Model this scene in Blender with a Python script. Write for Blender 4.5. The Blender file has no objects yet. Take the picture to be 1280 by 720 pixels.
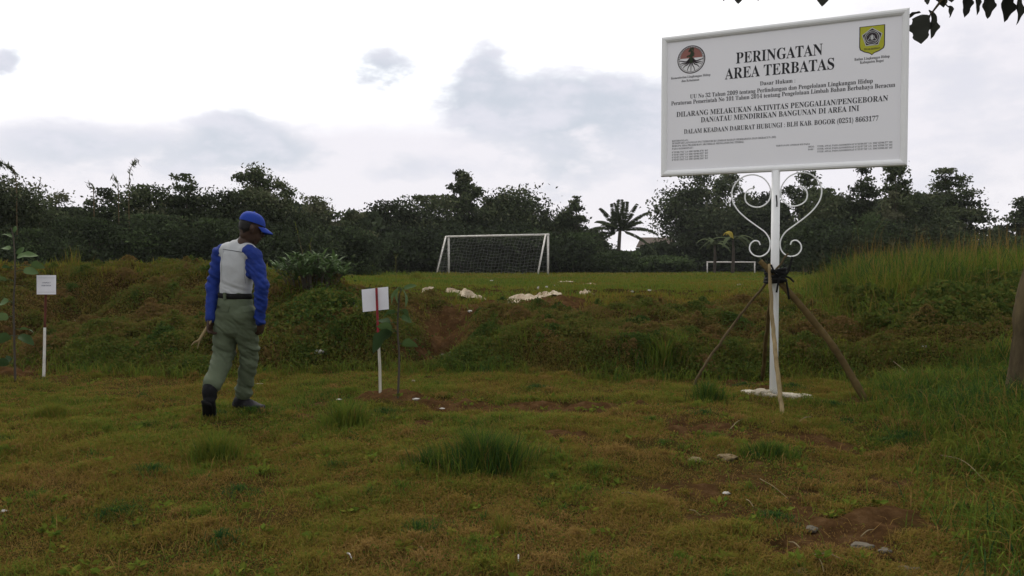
import bpy, bmesh, math, random
import numpy as np
from mathutils import Vector, Matrix
from mathutils.bvhtree import BVHTree

# ------------------------------------------------------------------ camera, sky, sun, exposure
S = bpy.context.scene
C = S.collection
EYE = np.array([0.0, 0.0, 1.21])
PITCH = math.atan(0.032)
cam = bpy.data.cameras.new('camera')
cam.sensor_width = 36.0
cam.lens = 36.0 * 1000 / 1280
cam.clip_start = 0.05
cam.clip_end = 3000
co = bpy.data.objects.new('camera', cam)
co.location = EYE
co.rotation_euler = (math.pi / 2 - PITCH, 0, 0)
C.objects.link(co)
S.camera = co
S.render.resolution_x, S.render.resolution_y = 1024, 576
S.view_settings.view_transform = 'Standard'
S.view_settings.look = 'None'
S.view_settings.exposure = 0.32
S.view_settings.gamma = 1.0
S.view_settings.use_curve_mapping = False

SUN_EL, SUN_AZ = math.radians(52), math.radians(-24)     # behind the bright cloud, ahead and to the left
sun = bpy.data.lights.new('sun', 'SUN')
sun.energy = 1.5
sun.angle = math.radians(25)
sun.color = (1.0, 0.93, 0.80)
so = bpy.data.objects.new('sun', sun)
sd = Vector((math.sin(SUN_AZ) * math.cos(SUN_EL), math.cos(SUN_AZ) * math.cos(SUN_EL), math.sin(SUN_EL)))
so.rotation_euler = (-sd).to_track_quat('-Z', 'Y').to_euler()
so.location = (0, 0, 30)
C.objects.link(so)


def ray(px, py):
    x, y = (px - 640) / 1000, -(py - 360) / 1000
    return np.array([x, y * math.sin(PITCH) + math.cos(PITCH), y * math.cos(PITCH) - math.sin(PITCH)])


def P(px, py, Y):
    d = ray(px, py)
    return EYE + d * (Y / d[1])


def make_world():
    w = bpy.data.worlds.new('World')
    S.world = w
    w.use_nodes = True
    nt = w.node_tree
    N, L = nt.nodes, nt.links
    N.clear()
    out = N.new('ShaderNodeOutputWorld')
    bg = N.new('ShaderNodeBackground')
    L.new(bg.outputs[0], out.inputs[0])
    tc = N.new('ShaderNodeTexCoord')
    sep = N.new('ShaderNodeSeparateXYZ')
    L.new(tc.outputs['Generated'], sep.inputs[0])

    def m(op, a, b=None, c=None):
        n = N.new('ShaderNodeMath')
        n.operation = op
        for i, v in enumerate((a, b, c)):
            if v is None:
                continue
            if isinstance(v, (int, float)):
                n.inputs[i].default_value = v
            else:
                L.new(v, n.inputs[i])
        return n.outputs[0]

    def noise(scale, detail, rough=0.55, zs=2.2):
        mp = N.new('ShaderNodeMapping')
        mp.inputs['Scale'].default_value = (scale, scale, scale * zs)
        L.new(tc.outputs['Generated'], mp.inputs[0])
        n = N.new('ShaderNodeTexNoise')
        n.inputs['Scale'].default_value = 1.0
        n.inputs['Detail'].default_value = detail
        n.inputs['Roughness'].default_value = rough
        L.new(mp.outputs[0], n.inputs['Vector'])
        return n.outputs[0]
    az0 = m('ARCTAN2', sep.outputs[0], sep.outputs[1])
    el0 = m('ARCSINE', sep.outputs[2])
    n1, n2, n3 = noise(7, 6, .6), noise(3.1, 4), noise(19, 6, 0.62)
    az = m('ADD', az0, m('MULTIPLY', m('SUBTRACT', n2, 0.5), 0.10))
    el = m('ADD', el0, m('MULTIPLY', m('SUBTRACT', n1, 0.5), 0.07))

    def blob(px, py, rx, ry, s):
        d = ray(px, py)
        d = d / np.linalg.norm(d)
        a = m('DIVIDE', m('SUBTRACT', az, math.atan2(d[0], d[1])), rx / 1000)
        e = m('DIVIDE', m('SUBTRACT', el, math.asin(d[2])), ry / 1000)
        q = m('ADD', m('MULTIPLY', a, a), m('MULTIPLY', e, e))
        return m('MULTIPLY', m('EXPONENT', m('MULTIPLY', q, -0.7)), s)

    def add_all(lst):
        t = lst[0]
        for x in lst[1:]:
            t = m('ADD', t, x)
        return t

    def sstep(v, lo, hi):
        n = N.new('ShaderNodeMapRange')
        n.interpolation_type = 'SMOOTHSTEP'
        n.inputs[1].default_value = lo
        n.inputs[2].default_value = hi
        L.new(v, n.inputs[0])
        return n.outputs[0]
    dark = add_all([blob(*b) for b in (
        (478, 92, 54, 31, 1.2), (605, 125, 46, 26, .9), (614, 76, 26, 34, .8), (690, 125, 75, 36, .95), (790, 140, 80, 40, .9), (880, 150, 70, 36, .8),
        (705, 215, 62, 26, .85), (650, 170, 95, 34, .45), (335, 188, 62, 28, .95), (285, 152, 30, 20, .8),
        (205, 186, 60, 26, .62), (95, 176, 46, 22, .6), (10, 195, 60, 34, .55), (5, 78, 24, 16, 1.1),
        (500, 205, 34, 16, .6), (330, 215, 130, 30, .4), (1240, 190, 110, 120, .5), (1190, 60, 60, 40, .3))])
    veil = add_all([blob(*b) for b in (
        (60, 215, 300, 75, .8), (560, 235, 320, 70, .75), (800, 190, 220, 110, .6), (1290, 110, 260, 240, .95), (330, 250, 300, 60, .5))])
    nn = m('ADD', m('MULTIPLY', m('SUBTRACT', n1, 0.5), 1.0), m('MULTIPLY', m('SUBTRACT', n3, 0.5), 0.6))
    dmask = sstep(m('ADD', m('MULTIPLY', dark, 1.0), m('MULTIPLY', nn, 2.1)), 0.30, 1.05)
    vmask = sstep(m('ADD', veil, m('MULTIPLY', nn, 0.35)), 0.15, 1.0)
    # away from the part of the sky the photograph shows: an even grey overcast
    front = sstep(sep.outputs[1], -0.1, 0.55)

    def mix(f, a, b):
        n = N.new('ShaderNodeMix')
        n.data_type = 'RGBA'
        L.new(f, n.inputs[0])
        for i, v in ((6, a), (7, b)):
            if isinstance(v, tuple):
                n.inputs[i].default_value = v + (1,)
            else:
                L.new(v, n.inputs[i])
        return n.outputs[2]
    sky = N.new('ShaderNodeTexSky')
    sky.sky_type = 'NISHITA'
    sky.sun_disc = False
    sky.sun_elevation = SUN_EL
    sky.sun_rotation = SUN_AZ
    sk = N.new('ShaderNodeVectorMath')
    sk.operation = 'SCALE'
    sk.inputs['Scale'].default_value = 1.0
    L.new(sky.outputs[0], sk.inputs[0])
    k = 1 / 0.1                                  # the Background runs at strength 0.1
    sc = lambda c: tuple(v * k for v in c)
    c = mix(vmask, sc((1.12, 1.12, 1.12)), sc((.735, .71, .75)))
    dcol = mix(sstep(m('ADD', n1, m('MULTIPLY', m('SUBTRACT', n3, 0.5), 0.8)), 0.3, 0.72), sc((.51, .54, .60)), sc((.64, .635, .695)))
    c = mix(dmask, c, dcol)
    back = mix(n2, sc((.90, .90, .90)), sc((.72, .72, .73)))
    c = mix(front, back, c)
    low = sstep(sep.outputs[2], -0.06, 0.0)
    c = mix(low, sc((.10, .10, .09)), c)
    f = N.new('ShaderNodeValue')
    f.outputs[0].default_value = 0.94
    c = mix(f.outputs[0], sk.outputs[0], c)
    L.new(c, bg.inputs[0])
    bg.inputs[1].default_value = 0.1


make_world()

# ------------------------------------------------------------------ helpers
rng = np.random.default_rng(7)


def tag(o, label=None, cat=None, group=None, kind=None):
    if label:
        o['label'] = label
    if cat:
        o['category'] = cat
    if group:
        o['group'] = group
    if kind:
        o['kind'] = kind
    return o


def thing(name, loc, label, cat, group=None):
    o = bpy.data.objects.new(name, None)
    o.empty_display_size = 0.1
    C.objects.link(o)
    o.location = loc
    return tag(o, label, cat, group)


def link(name, me, mat=None, parent=None, loc=None):
    o = bpy.data.objects.new(name, me)
    C.objects.link(o)
    if mat is not None:
        for mm in (mat if isinstance(mat, (list, tuple)) else [mat]):
            me.materials.append(mm)
    if parent is not None:
        o.parent = parent
    if loc is not None:
        o.location = loc
    return o


def mesh_np(name, verts, faces, tint=None, smooth=False, attr='tint'):
    """verts (n,3); faces: list of (m,k) index arrays"""
    me = bpy.data.meshes.new(name)
    verts = np.asarray(verts, np.float32)
    me.vertices.add(len(verts))
    me.vertices.foreach_set('co', verts.ravel())
    idx = np.concatenate([np.asarray(f, np.int32).ravel() for f in faces])
    tot = np.concatenate([np.full(len(f), np.asarray(f).shape[1], np.int32) for f in faces])
    start = np.concatenate([[0], np.cumsum(tot)[:-1]]).astype(np.int32)
    me.loops.add(len(idx))
    me.loops.foreach_set('vertex_index', idx)
    me.polygons.add(len(tot))
    me.polygons.foreach_set('loop_start', start)
    me.polygons.foreach_set('loop_total', tot)
    me.polygons.foreach_set('use_smooth', np.full(len(tot), bool(smooth)))
    me.update(calc_edges=True)
    if tint is not None:
        a = me.attributes.new(attr, 'FLOAT', 'POINT')
        a.data.foreach_set('value', np.asarray(tint, np.float32))
    return me


_perm = np.random.default_rng(3).random((256, 256)).astype(np.float64)


def vn(x, y, s=0):
    x = np.asarray(x, float) + s * 17.31
    y = np.asarray(y, float) + s * 9.77
    xi, yi = np.floor(x).astype(int), np.floor(y).astype(int)
    fx, fy = x - xi, y - yi
    fx, fy = fx * fx * (3 - 2 * fx), fy * fy * (3 - 2 * fy)
    a, b = _perm[xi & 255, yi & 255], _perm[(xi + 1) & 255, yi & 255]
    c, d = _perm[xi & 255, (yi + 1) & 255], _perm[(xi + 1) & 255, (yi + 1) & 255]
    return (a * (1 - fx) + b * fx) * (1 - fy) + (c * (1 - fx) + d * fx) * fy


def fbm(x, y, o=4, s=0, g=0.5):
    t, a, n = 0, 1.0, 0
    for i in range(o):
        t = t + a * (vn(x * 2 ** i, y * 2 ** i, s + i) - .5)
        n += a
        a *= g
    return t / n * 2


def ss(a, b, x):
    t = np.clip((np.asarray(x, float) - a) / (b - a), 0, 1)
    return t * t * (3 - 2 * t)


# ------------------------------------------------------------------ materials
def material(name):
    m = bpy.data.materials.new(name)
    m.use_nodes = True
    m.node_tree.nodes.clear()
    return m, m.node_tree.nodes, m.node_tree.links


def plain(name, col, rough=0.6, var=0.25, scale=8.0, bump=0.15, bscale=40.0, metal=0.0, spec=0.2, col2=None, stretch=(1, 1, 1), coord='Object', detail=5):
    m, N, L = material(name)
    o = N.new('ShaderNodeOutputMaterial')
    b = N.new('ShaderNodeBsdfPrincipled')
    L.new(b.outputs[0], o.inputs[0])
    tc = N.new('ShaderNodeTexCoord')
    mp = N.new('ShaderNodeMapping')
    mp.inputs['Scale'].default_value = stretch
    L.new(tc.outputs[coord], mp.inputs[0])
    n = N.new('ShaderNodeTexNoise')
    n.inputs['Scale'].default_value = scale
    n.inputs['Detail'].default_value = detail
    n.inputs['Roughness'].default_value = 0.65
    L.new(mp.outputs[0], n.inputs['Vector'])
    r = N.new('ShaderNodeValToRGB')
    r.color_ramp.elements[0].position = 0.3
    r.color_ramp.elements[1].position = 0.7
    c2 = col2 or tuple(c * (1 - var) for c in col)
    r.color_ramp.elements[0].color = tuple(c2) + (1,)
    r.color_ramp.elements[1].color = tuple(col) + (1,)
    L.new(n.outputs[0], r.inputs[0])
    L.new(r.outputs[0], b.inputs['Base Color'])
    b.inputs['Roughness'].default_value = rough
    b.inputs['Metallic'].default_value = metal
    b.inputs['Specular IOR Level'].default_value = spec
    if bump:
        n2 = N.new('ShaderNodeTexNoise')
        n2.inputs['Scale'].default_value = bscale
        n2.inputs['Detail'].default_value = 4
        L.new(mp.outputs[0], n2.inputs['Vector'])
        bp = N.new('ShaderNodeBump')
        bp.inputs['Strength'].default_value = bump
        bp.inputs['Distance'].default_value = 0.01
        L.new(n2.outputs[0], bp.inputs['Height'])
        L.new(bp.outputs[0], b.inputs['Normal'])
    return m


def foliage(name, stops, trans=0.3, rough=0.8, spec=0.0):
    """colour by the leaf's own tint attribute"""
    m, N, L = material(name)
    o = N.new('ShaderNodeOutputMaterial')
    b = N.new('ShaderNodeBsdfPrincipled')
    t = N.new('ShaderNodeBsdfTranslucent')
    mx = N.new('ShaderNodeMixShader')
    at = N.new('ShaderNodeAttribute')
    at.attribute_name = 'tint'
    r = N.new('ShaderNodeValToRGB')
    e = r.color_ramp.elements
    e[0].position, e[0].color = stops[0][0], stops[0][1] + (1,)
    e[1].position, e[1].color = stops[-1][0], stops[-1][1] + (1,)
    for p_, c_ in stops[1:-1]:
        k = e.new(p_)
        k.color = c_ + (1,)
    L.new(at.outputs['Fac'], r.inputs[0])
    L.new(r.outputs[0], b.inputs['Base Color'])
    L.new(r.outputs[0], t.inputs['Color'])
    b.inputs['Roughness'].default_value = rough
    b.inputs['Specular IOR Level'].default_value = spec
    mx.inputs[0].default_value = trans
    L.new(b.outputs[0], mx.inputs[1])
    L.new(t.outputs[0], mx.inputs[2])
    L.new(mx.outputs[0], o.inputs[0])
    return m


GRASS = foliage('grass_blades', [(0, (.21, .13, .045)), (.25, (.165, .112, .026)), (.45, (.135, .128, .022)), (.7, (.095, .135, .020)), (.88, (.050, .090, .016)), (1, (.024, .060, .020))])
WEED = foliage('weed_leaves', [(0, (.135, .085, .034)), (.35, (.112, .098, .026)), (.6, (.075, .098, .021)), (1, (.036, .064, .017))])
TREE = foliage('tree_leaves', [(0, (.030, .036, .022)), (.5, (.062, .078, .040)), (.85, (.090, .106, .052)), (1, (.11, .112, .066))], trans=.15)
BUSH = foliage('bush_leaves', [(0, (.026, .033, .020)), (.5, (.045, .058, .031)), (1, (.062, .088, .036))], trans=.15)
BROAD = foliage('broad_leaves', [(0, (.022, .042, .018)), (.5, (.05, .085, .028)), (1, (.10, .15, .06))], trans=.25, rough=.6, spec=.08)
YELLOWL = foliage('yellow_leaves', [(0, (.16, .14, .04)), (1, (.34, .27, .05))], trans=.3)
BARK = plain('bark', (.085, .07, .055), .9, .5, 6, .6, 20, stretch=(1, 1, .3))
BARKL = plain('pale_bark', (.10, .078, .042), .95, .45, 7, 1.0, 24, stretch=(1, 1, .35), col2=(.03, .023, .015), spec=.02)
WHITE = plain('white_paint', (.78, .78, .78), .38, .07, 5, .04, 60)
WHITEOLD = plain('worn_white_paint', (.72, .71, .68), .55, .4, 9, .1, 50, col2=(.42, .38, .33))
BOARD = plain('board_film', (.79, .78, .81), .6, .03, 1.6, .0, spec=.2)
INK = plain('ink', (.02, .02, .024), .6, .1, 5, 0)
RUBBER = plain('black_rubber', (.012, .012, .012), .7, .4, 12, .3, 60, spec=.06)
STICK = plain('weathered_stick', (.13, .098, .055), .9, .5, 12, .5, 40, stretch=(1, 1, .3), spec=.03)
BAMBOO = plain('old_bamboo', (.125, .088, .036), .8, .45, 8, .3, 30, col2=(.055, .038, .017), spec=.04)
SPLIT = plain('split_wood', (.27, .205, .11), .85, .45, 10, .4, 40, stretch=(2, 2, .25), spec=.04)
SPLITW = plain('whitewashed_wood', (.55, .52, .44), .7, .35, 10, .3, 40, stretch=(2, 2, .3))
CONC = plain('pale_concrete', (.46, .42, .34), .95, .4, 9, .9, 24, col2=(.17, .14, .10), spec=.03)
SACK = plain('plastic_sacking', (.50, .43, .32), .7, .4, 9, .5, 25, col2=(.20, .13, .075))
PAPERW = plain('pale_litter', (.42, .40, .37), .7, .3, 20, .3, 60)
STONE = plain('grey_stone', (.13, .112, .085), .9, .4, 15, .6, 40)
STRAW = plain('dry_straw', (.20, .155, .085), .9, .4, 20, .3)
SOILM = plain('clod_soil', (.06, .036, .022), .95, .5, 10, .8, 40)

# ------------------------------------------------------------------ terrain
_c = ([0, .12, .38, .9, 1.4, 1.75, 2.3, 2.55, 3.2, 5.5, 30, 57, 120], [0, .10, .30, .35, .39, .49, .51, .58, .62, .64, .5, .25, .2])
_l = ([0, .3, .9, 1.6, 2.2, 2.9, 3.4, 4.2, 6, 10, 30, 57, 120], [0, .14, .24, .36, .66, .80, 1.02, 1.08, 1.0, .75, .5, .25, .2])
_h = ([0, .6, 1.5, 2.4, 3.2, 5, 8, 30, 57, 120], [0, .22, .62, .84, .9, .82, .66, .5, .25, .2])
_r = ([0, .4, .8, 1.5, 2.6, 4.5, 9, 30, 57, 120], [0, .2, .44, .5, .72, .9, .9, .7, .4, .2])


def d_bank(x, y):
    yb = 8.75 + .45 * (vn(x * .45, 0 * x, 5) - .5) * 2 - 1.1 * ss(3.2, 4.8, x) - 0.25 * ss(-.5, 1.5, x)
    return y - yb


def smooth_interp(d, prof):
    k = (-.1, 0, .1)
    return sum(np.interp(d + o, *prof) for o in k) / 3


def H(x, y):
    x, y = np.asarray(x, float), np.asarray(y, float)
    d = d_bank(x, y)
    base = -.28 + .28 * ss(.3, 5.8, y)
    wl = 1 - ss(-4.6, -3.0, x)
    wh = np.exp(-((x + 2.75) / .95) ** 2)
    wr = ss(0, 1.8, x - np.maximum(3.4, .37 * y))
    c = smooth_interp(d, _c)
    b = c + (smooth_interp(d, _l) - c) * wl
    b = b + (np.maximum(smooth_interp(d, _h), b) - b) * wh * (1 - wl)
    b = b + (smooth_interp(d, _r) - b) * wr
    # eroded gully and diagonal gullies on the bank
    gl = np.exp(-((x + .95 - .12 * (d - 1)) / .36) ** 2) * ss(.0, .3, d) * (1 - ss(2.0, 2.9, d))
    b = b - .34 * gl
    g2 = np.exp(-((x + 6.3 - .38 * (d - 1.2)) / .36) ** 2) * ss(.2, .9, d) * (1 - ss(2.6, 3.8, d))
    b = b - .32 * g2
    g3 = np.exp(-((x + 3.25 - .25 * (d - .8)) / .28) ** 2) * ss(.0, .5, d) * (1 - ss(1.6, 2.6, d))
    b = b - .22 * g3
    for (u, v, rx, ry, hh) in ((-4.4, 9.65, .85, .42, .20), (-1.75, 9.75, .62, .55, .17), (.05, 10.4, .55, .42, .10), (1.2, 10.1, .6, .36, .12), (2.3, 9.6, .55, .38, .11), (.55, 9.25, .5, .3, .10), (3.3, 9.3, .6, .35, .10), (-.98, 9.55, .17, .14, -.20), (-.9, 10.15, .2, .14, -.16), (-5.3, 11.2, .6, .5, .12), (4.3, 8.6, .5, .3, .08)):
        b = b + hh * np.exp(-((x - u) / rx) ** 2 - ((y - v) / ry) ** 2)
    on = ss(0, .5, d) * (1 - ss(5, 14, d))
    b = b + on * (.13 * fbm(x * .9, y * 1.1, 3, 2) + .10 * fbm(x * 2.3, y * 3.1, 3, 9) + .03 * fbm(x * 7, y * 8, 2, 12))
    near = 1 - ss(14, 40, y)
    feet = np.exp(-(((x + 2.25) / .5) ** 2 + ((y - 6.3) / .5) ** 2))
    b = b + near * (1 - feet) * (.05 * fbm(x * .55, y * .55, 2, 21) * ss(0, 1, np.abs(d) + .4) + .03 * fbm(x * 2.3, y * 2.3, 3, 31) + .012 * fbm(x * 6, y * 6, 2, 35))
    # slight rise into the weeds on the right, mounds at the saplings and the propped post
    b = b + .28 * ss(2.0, 4.2, x - .25 * (y - 4)) * (1 - ss(6.6, 8.2, y)) * ss(1.5, 4, y)
    for (mx_, my_, mr, mh) in ((-1.05, 7.1, .3, .05), (-5.25, 8.45, .3, .04), (3.05, 6.85, .22, .04)):
        b = b + mh * np.exp(-(((x - mx_) / mr) ** 2 + ((y - my_) / mr) ** 2))
    # shallow scrapes
    for (mx_, my_, mr, mh) in ((-.35, 6.6, .35, .05), (.55, 6.5, .4, .045), (.75, 5.1, .18, .03), (1.35, 5.7, .3, .04), (1.1, 4.35, .5, .03)):
        b = b - mh * np.exp(-(((x - mx_) / mr) ** 2 + ((y - my_) / (mr * .6)) ** 2))
    return base + b


def bare(x, y):
    """1 where the red soil shows"""
    d = d_bank(x, y)
    n = fbm(x * 1.7, y * 1.7, 4, 50)
    g = np.exp(-((x + .95 - .12 * (d - 1)) / .5) ** 2) * ss(.2, .5, d) * (1 - ss(2.8, 3.6, d)) * 1.0
    top = np.exp(-((x - .1) / 1.5) ** 2) * np.exp(-((d - 2.95) / .62) ** 2) * 1.1
    lip = np.exp(-((d - 2.0) / .5) ** 2) * .45 * ss(.5, 2.5, x) * (1 - ss(4.0, 4.8, x))
    lf = .55 * np.exp(-((d - 1.3) / 1.0) ** 2) * (1 - ss(-5.2, -4.0, x))
    scr = sum(a * np.exp(-(((x - u) / r) ** 2 + ((y - v) / (r * .55)) ** 2)) for u, v, r, a in (
        (-1.05, 7.1, .45, 1.1), (-5.2, 8.4, .5, 1.1), (3.05, 6.8, .4, .95), (-.3, 6.75, .5, 1.1), (.55, 6.55, .55, 1.1), (.75, 5.1, .22, .9),
        (1.35, 5.65, .5, 1.0), (1.1, 4.45, .6, .75), (1.6, 3.8, .7, .95), (.2, 7.4, .7, .5), (-2.0, 6.6, .9, .35), (-1.9, 5.3, .6, .3), (2.2, 5.2, .5, .7), (-.55, 5.9, .4, .6)))
    fld = .42 * ss(.0, .45, fbm(x * 1.1, y * 1.6, 3, 61)) * (1 - ss(8, 9, y))
    v = np.maximum.reduce([g, top, lip + 0 * x, lf + 0 * x, scr, fld])
    return np.clip(ss(.38, .78, v + .5 * n + .45 * fbm(x * 7, y * 7, 2, 57)), 0, 1)


def G(px, py, y0=2.0, y1=120.0):
    """where a pixel's ray meets the ground"""
    d = ray(px, py)
    ys = np.geomspace(y0, y1, 4000)
    pts = EYE[None] + d[None] * (ys / d[1])[:, None]
    hit = pts[:, 2] <= H(pts[:, 0], pts[:, 1])
    i = int(np.argmax(hit)) if hit.any() else len(ys) - 1
    q = pts[i].copy()
    q[2] = float(H(q[0], q[1]))
    return q


def on_ground(x, y):
    return np.array([x, y, float(H(x, y))])


def build_ground():
    ys = np.concatenate([np.linspace(-40, 1.2, 30)[:-1], np.geomspace(1.2, 20, 760)[:-1], np.geomspace(20, 420, 90)])
    ss_ = np.linspace(-1, 1, 801)
    W = np.maximum(ys, 0) * 1.05 + 6 + np.maximum(-ys, 0) + 2.5 * np.maximum(ys - 30, 0)
    X = W[:, None] * ss_[None]
    Y = np.repeat(ys[:, None], len(ss_), 1)
    Z = H(X, Y)
    cl = 1 - ss(10, 22, Y)
    B = bare(X, Y)
    Z = Z + cl * ((.012 + .03 * B) * fbm(X * 9, Y * 9, 3, 70) + .05 * B * fbm(X * 3.5, Y * 4, 2, 72))
    n, k = X.shape
    i = np.arange(n * k).reshape(n, k)
    F = np.stack([i[:-1, :-1], i[:-1, 1:], i[1:, 1:], i[1:, :-1]], -1).reshape(-1, 4)
    me = mesh_np('ground', np.stack([X, Y, Z], -1).reshape(-1, 3), [F], B.ravel(), True, 'bare')
    m, N, L = material('earth_and_moss')
    o = N.new('ShaderNodeOutputMaterial')
    b = N.new('ShaderNodeBsdfPrincipled')
    b.inputs['Roughness'].default_value = .95
    b.inputs['Specular IOR Level'].default_value = 0
    L.new(b.outputs[0], o.inputs[0])
    tc = N.new('ShaderNodeTexCoord')

    def tex(scale, detail, rough=.6):
        q = N.new('ShaderNodeTexNoise')
        q.inputs['Scale'].default_value = scale
        q.inputs['Detail'].default_value = detail
        q.inputs['Roughness'].default_value = rough
        L.new(tc.outputs['Object'], q.inputs['Vector'])
        return q.outputs[0]

    def ramp(f, st):
        r = N.new('ShaderNodeValToRGB')
        e = r.color_ramp.elements
        e[0].position, e[0].color = st[0][0], st[0][1] + (1,)
        e[1].position, e[1].color = st[-1][0], st[-1][1] + (1,)
        for p_, c_ in st[1:-1]:
            e.new(p_).color = c_ + (1,)
        L.new(f, r.inputs[0])
        return r.outputs[0]
    moss = ramp(tex(3.0, 8, .7), [(.3, (.024, .014, .006)), (.45, (.045, .030, .010)), (.58, (.034, .029, .008)), (.72, (.026, .028, .007))])
    soil = ramp(tex(11, 7, .7), [(.3, (.028, .015, .007)), (.5, (.056, .030, .013)), (.72, (.095, .056, .027))])
    at = N.new('ShaderNodeAttribute')
    at.attribute_name = 'bare'
    mx = N.new('ShaderNodeMix')
    mx.data_type = 'RGBA'
    L.new(at.outputs['Fac'], mx.inputs[0])
    L.new(moss, mx.inputs[6])
    L.new(soil, mx.inputs[7])
    L.new(mx.outputs[2], b.inputs['Base Color'])
    bp = N.new('ShaderNodeBump')
    bp.inputs['Strength'].default_value = .7
    bp.inputs['Distance'].default_value = .025
    L.new(tex(45, 6, .7), bp.inputs['Height'])
    L.new(bp.outputs[0], b.inputs['Normal'])
    return tag(link('ground', me, m), kind='structure')


build_ground()


# ------------------------------------------------------------------ grass and ground cover
def blades(pos, az, length, width, lean, tint, curl=1.0):
    """five-vertex curved blades"""
    n = len(pos)
    dx, dy = np.cos(az), np.sin(az)
    px, py = -dy, dx
    V = np.empty((n, 5, 3), np.float32)
    for j, (t, wf) in enumerate(((0, 1.0), (.55, .8))):
        out = length * lean * t ** 1.6
        up = length * t * (1 - .35 * lean * t * curl)
        cx, cy, cz = pos[:, 0] + dx * out, pos[:, 1] + dy * out, pos[:, 2] + up
        w = width * wf * .5
        V[:, 2 * j] = np.stack([cx - px * w, cy - py * w, cz], -1)
        V[:, 2 * j + 1] = np.stack([cx + px * w, cy + py * w, cz], -1)
    out = length * lean
    up = length * (1 - .55 * lean * curl)
    V[:, 4] = np.stack([pos[:, 0] + dx * out, pos[:, 1] + dy * out, pos[:, 2] + up], -1)
    i = np.arange(n)[:, None] * 5
    return V.reshape(-1, 3), [i + np.array([[0, 1, 3, 2]]), i + np.array([[2, 3, 4]])], np.repeat(tint, 5)


def cards(pos, length, width, tint, flat=0.0, direction=None, spread=1.0, r=rng):
    """folded four-vertex leaves, random or around a given direction"""
    n = len(pos)
    d = r.normal(size=(n, 3)) * spread
    if direction is not None:
        d = d + direction
    d[:, 2] *= (1 - flat)
    d /= np.linalg.norm(d, axis=1)[:, None] + 1e-9
    q = r.normal(size=(n, 3))
    q[:, :2] *= (1 - flat * .7)
    q[:, 2] += flat * 1.5 * 0
    s = np.cross(d, q)
    s /= np.linalg.norm(s, axis=1)[:, None] + 1e-9
    if flat > 0:
        s[:, 2] *= (1 - flat)
    nrm = np.cross(d, s)
    L_, W_ = np.asarray(length)[:, None], np.asarray(width)[:, None]
    V = np.empty((n, 4, 3), np.float32)
    V[:, 0] = pos - d * L_ * .5
    V[:, 1] = pos + s * W_ * .5 + nrm * W_ * .12
    V[:, 2] = pos + d * L_ * .5
    V[:, 3] = pos - s * W_ * .5 + nrm * W_ * .12
    i = np.arange(n)[:, None] * 4
    return V.reshape(-1, 3), [i + np.array([[0, 1, 2]]), i + np.array([[0, 2, 3]])], np.repeat(tint, 4)


def merge(parts):
    vs, fs, ts, o = [], {}, [], 0
    for v, f, t in parts:
        vs.append(v)
        ts.append(t)
        for a in f:
            a = np.asarray(a)
            fs.setdefault(a.shape[1], []).append(a + o)
        o += len(v)
    return np.concatenate(vs), [np.concatenate(a) for a in fs.values()], np.concatenate(ts)


def field(n, y0, y1, u0=-.78, u1=.78, power=0.0):
    """random points, evenly spread over the wedge the camera sees (and a margin)"""
    a = rng.random(n)
    if power == 0:
        y = y0 + (y1 - y0) * a
    else:
        k = 1 - power
        y = (y0 ** k + (y1 ** k - y0 ** k) * a) ** (1 / k)
    u = u0 + (u1 - u0) * rng.random(n)
    return u * (y + 1.7), y


def tuft_field(x, y):
    return fbm(x * 1.3, y * 1.3, 3, 90)


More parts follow.
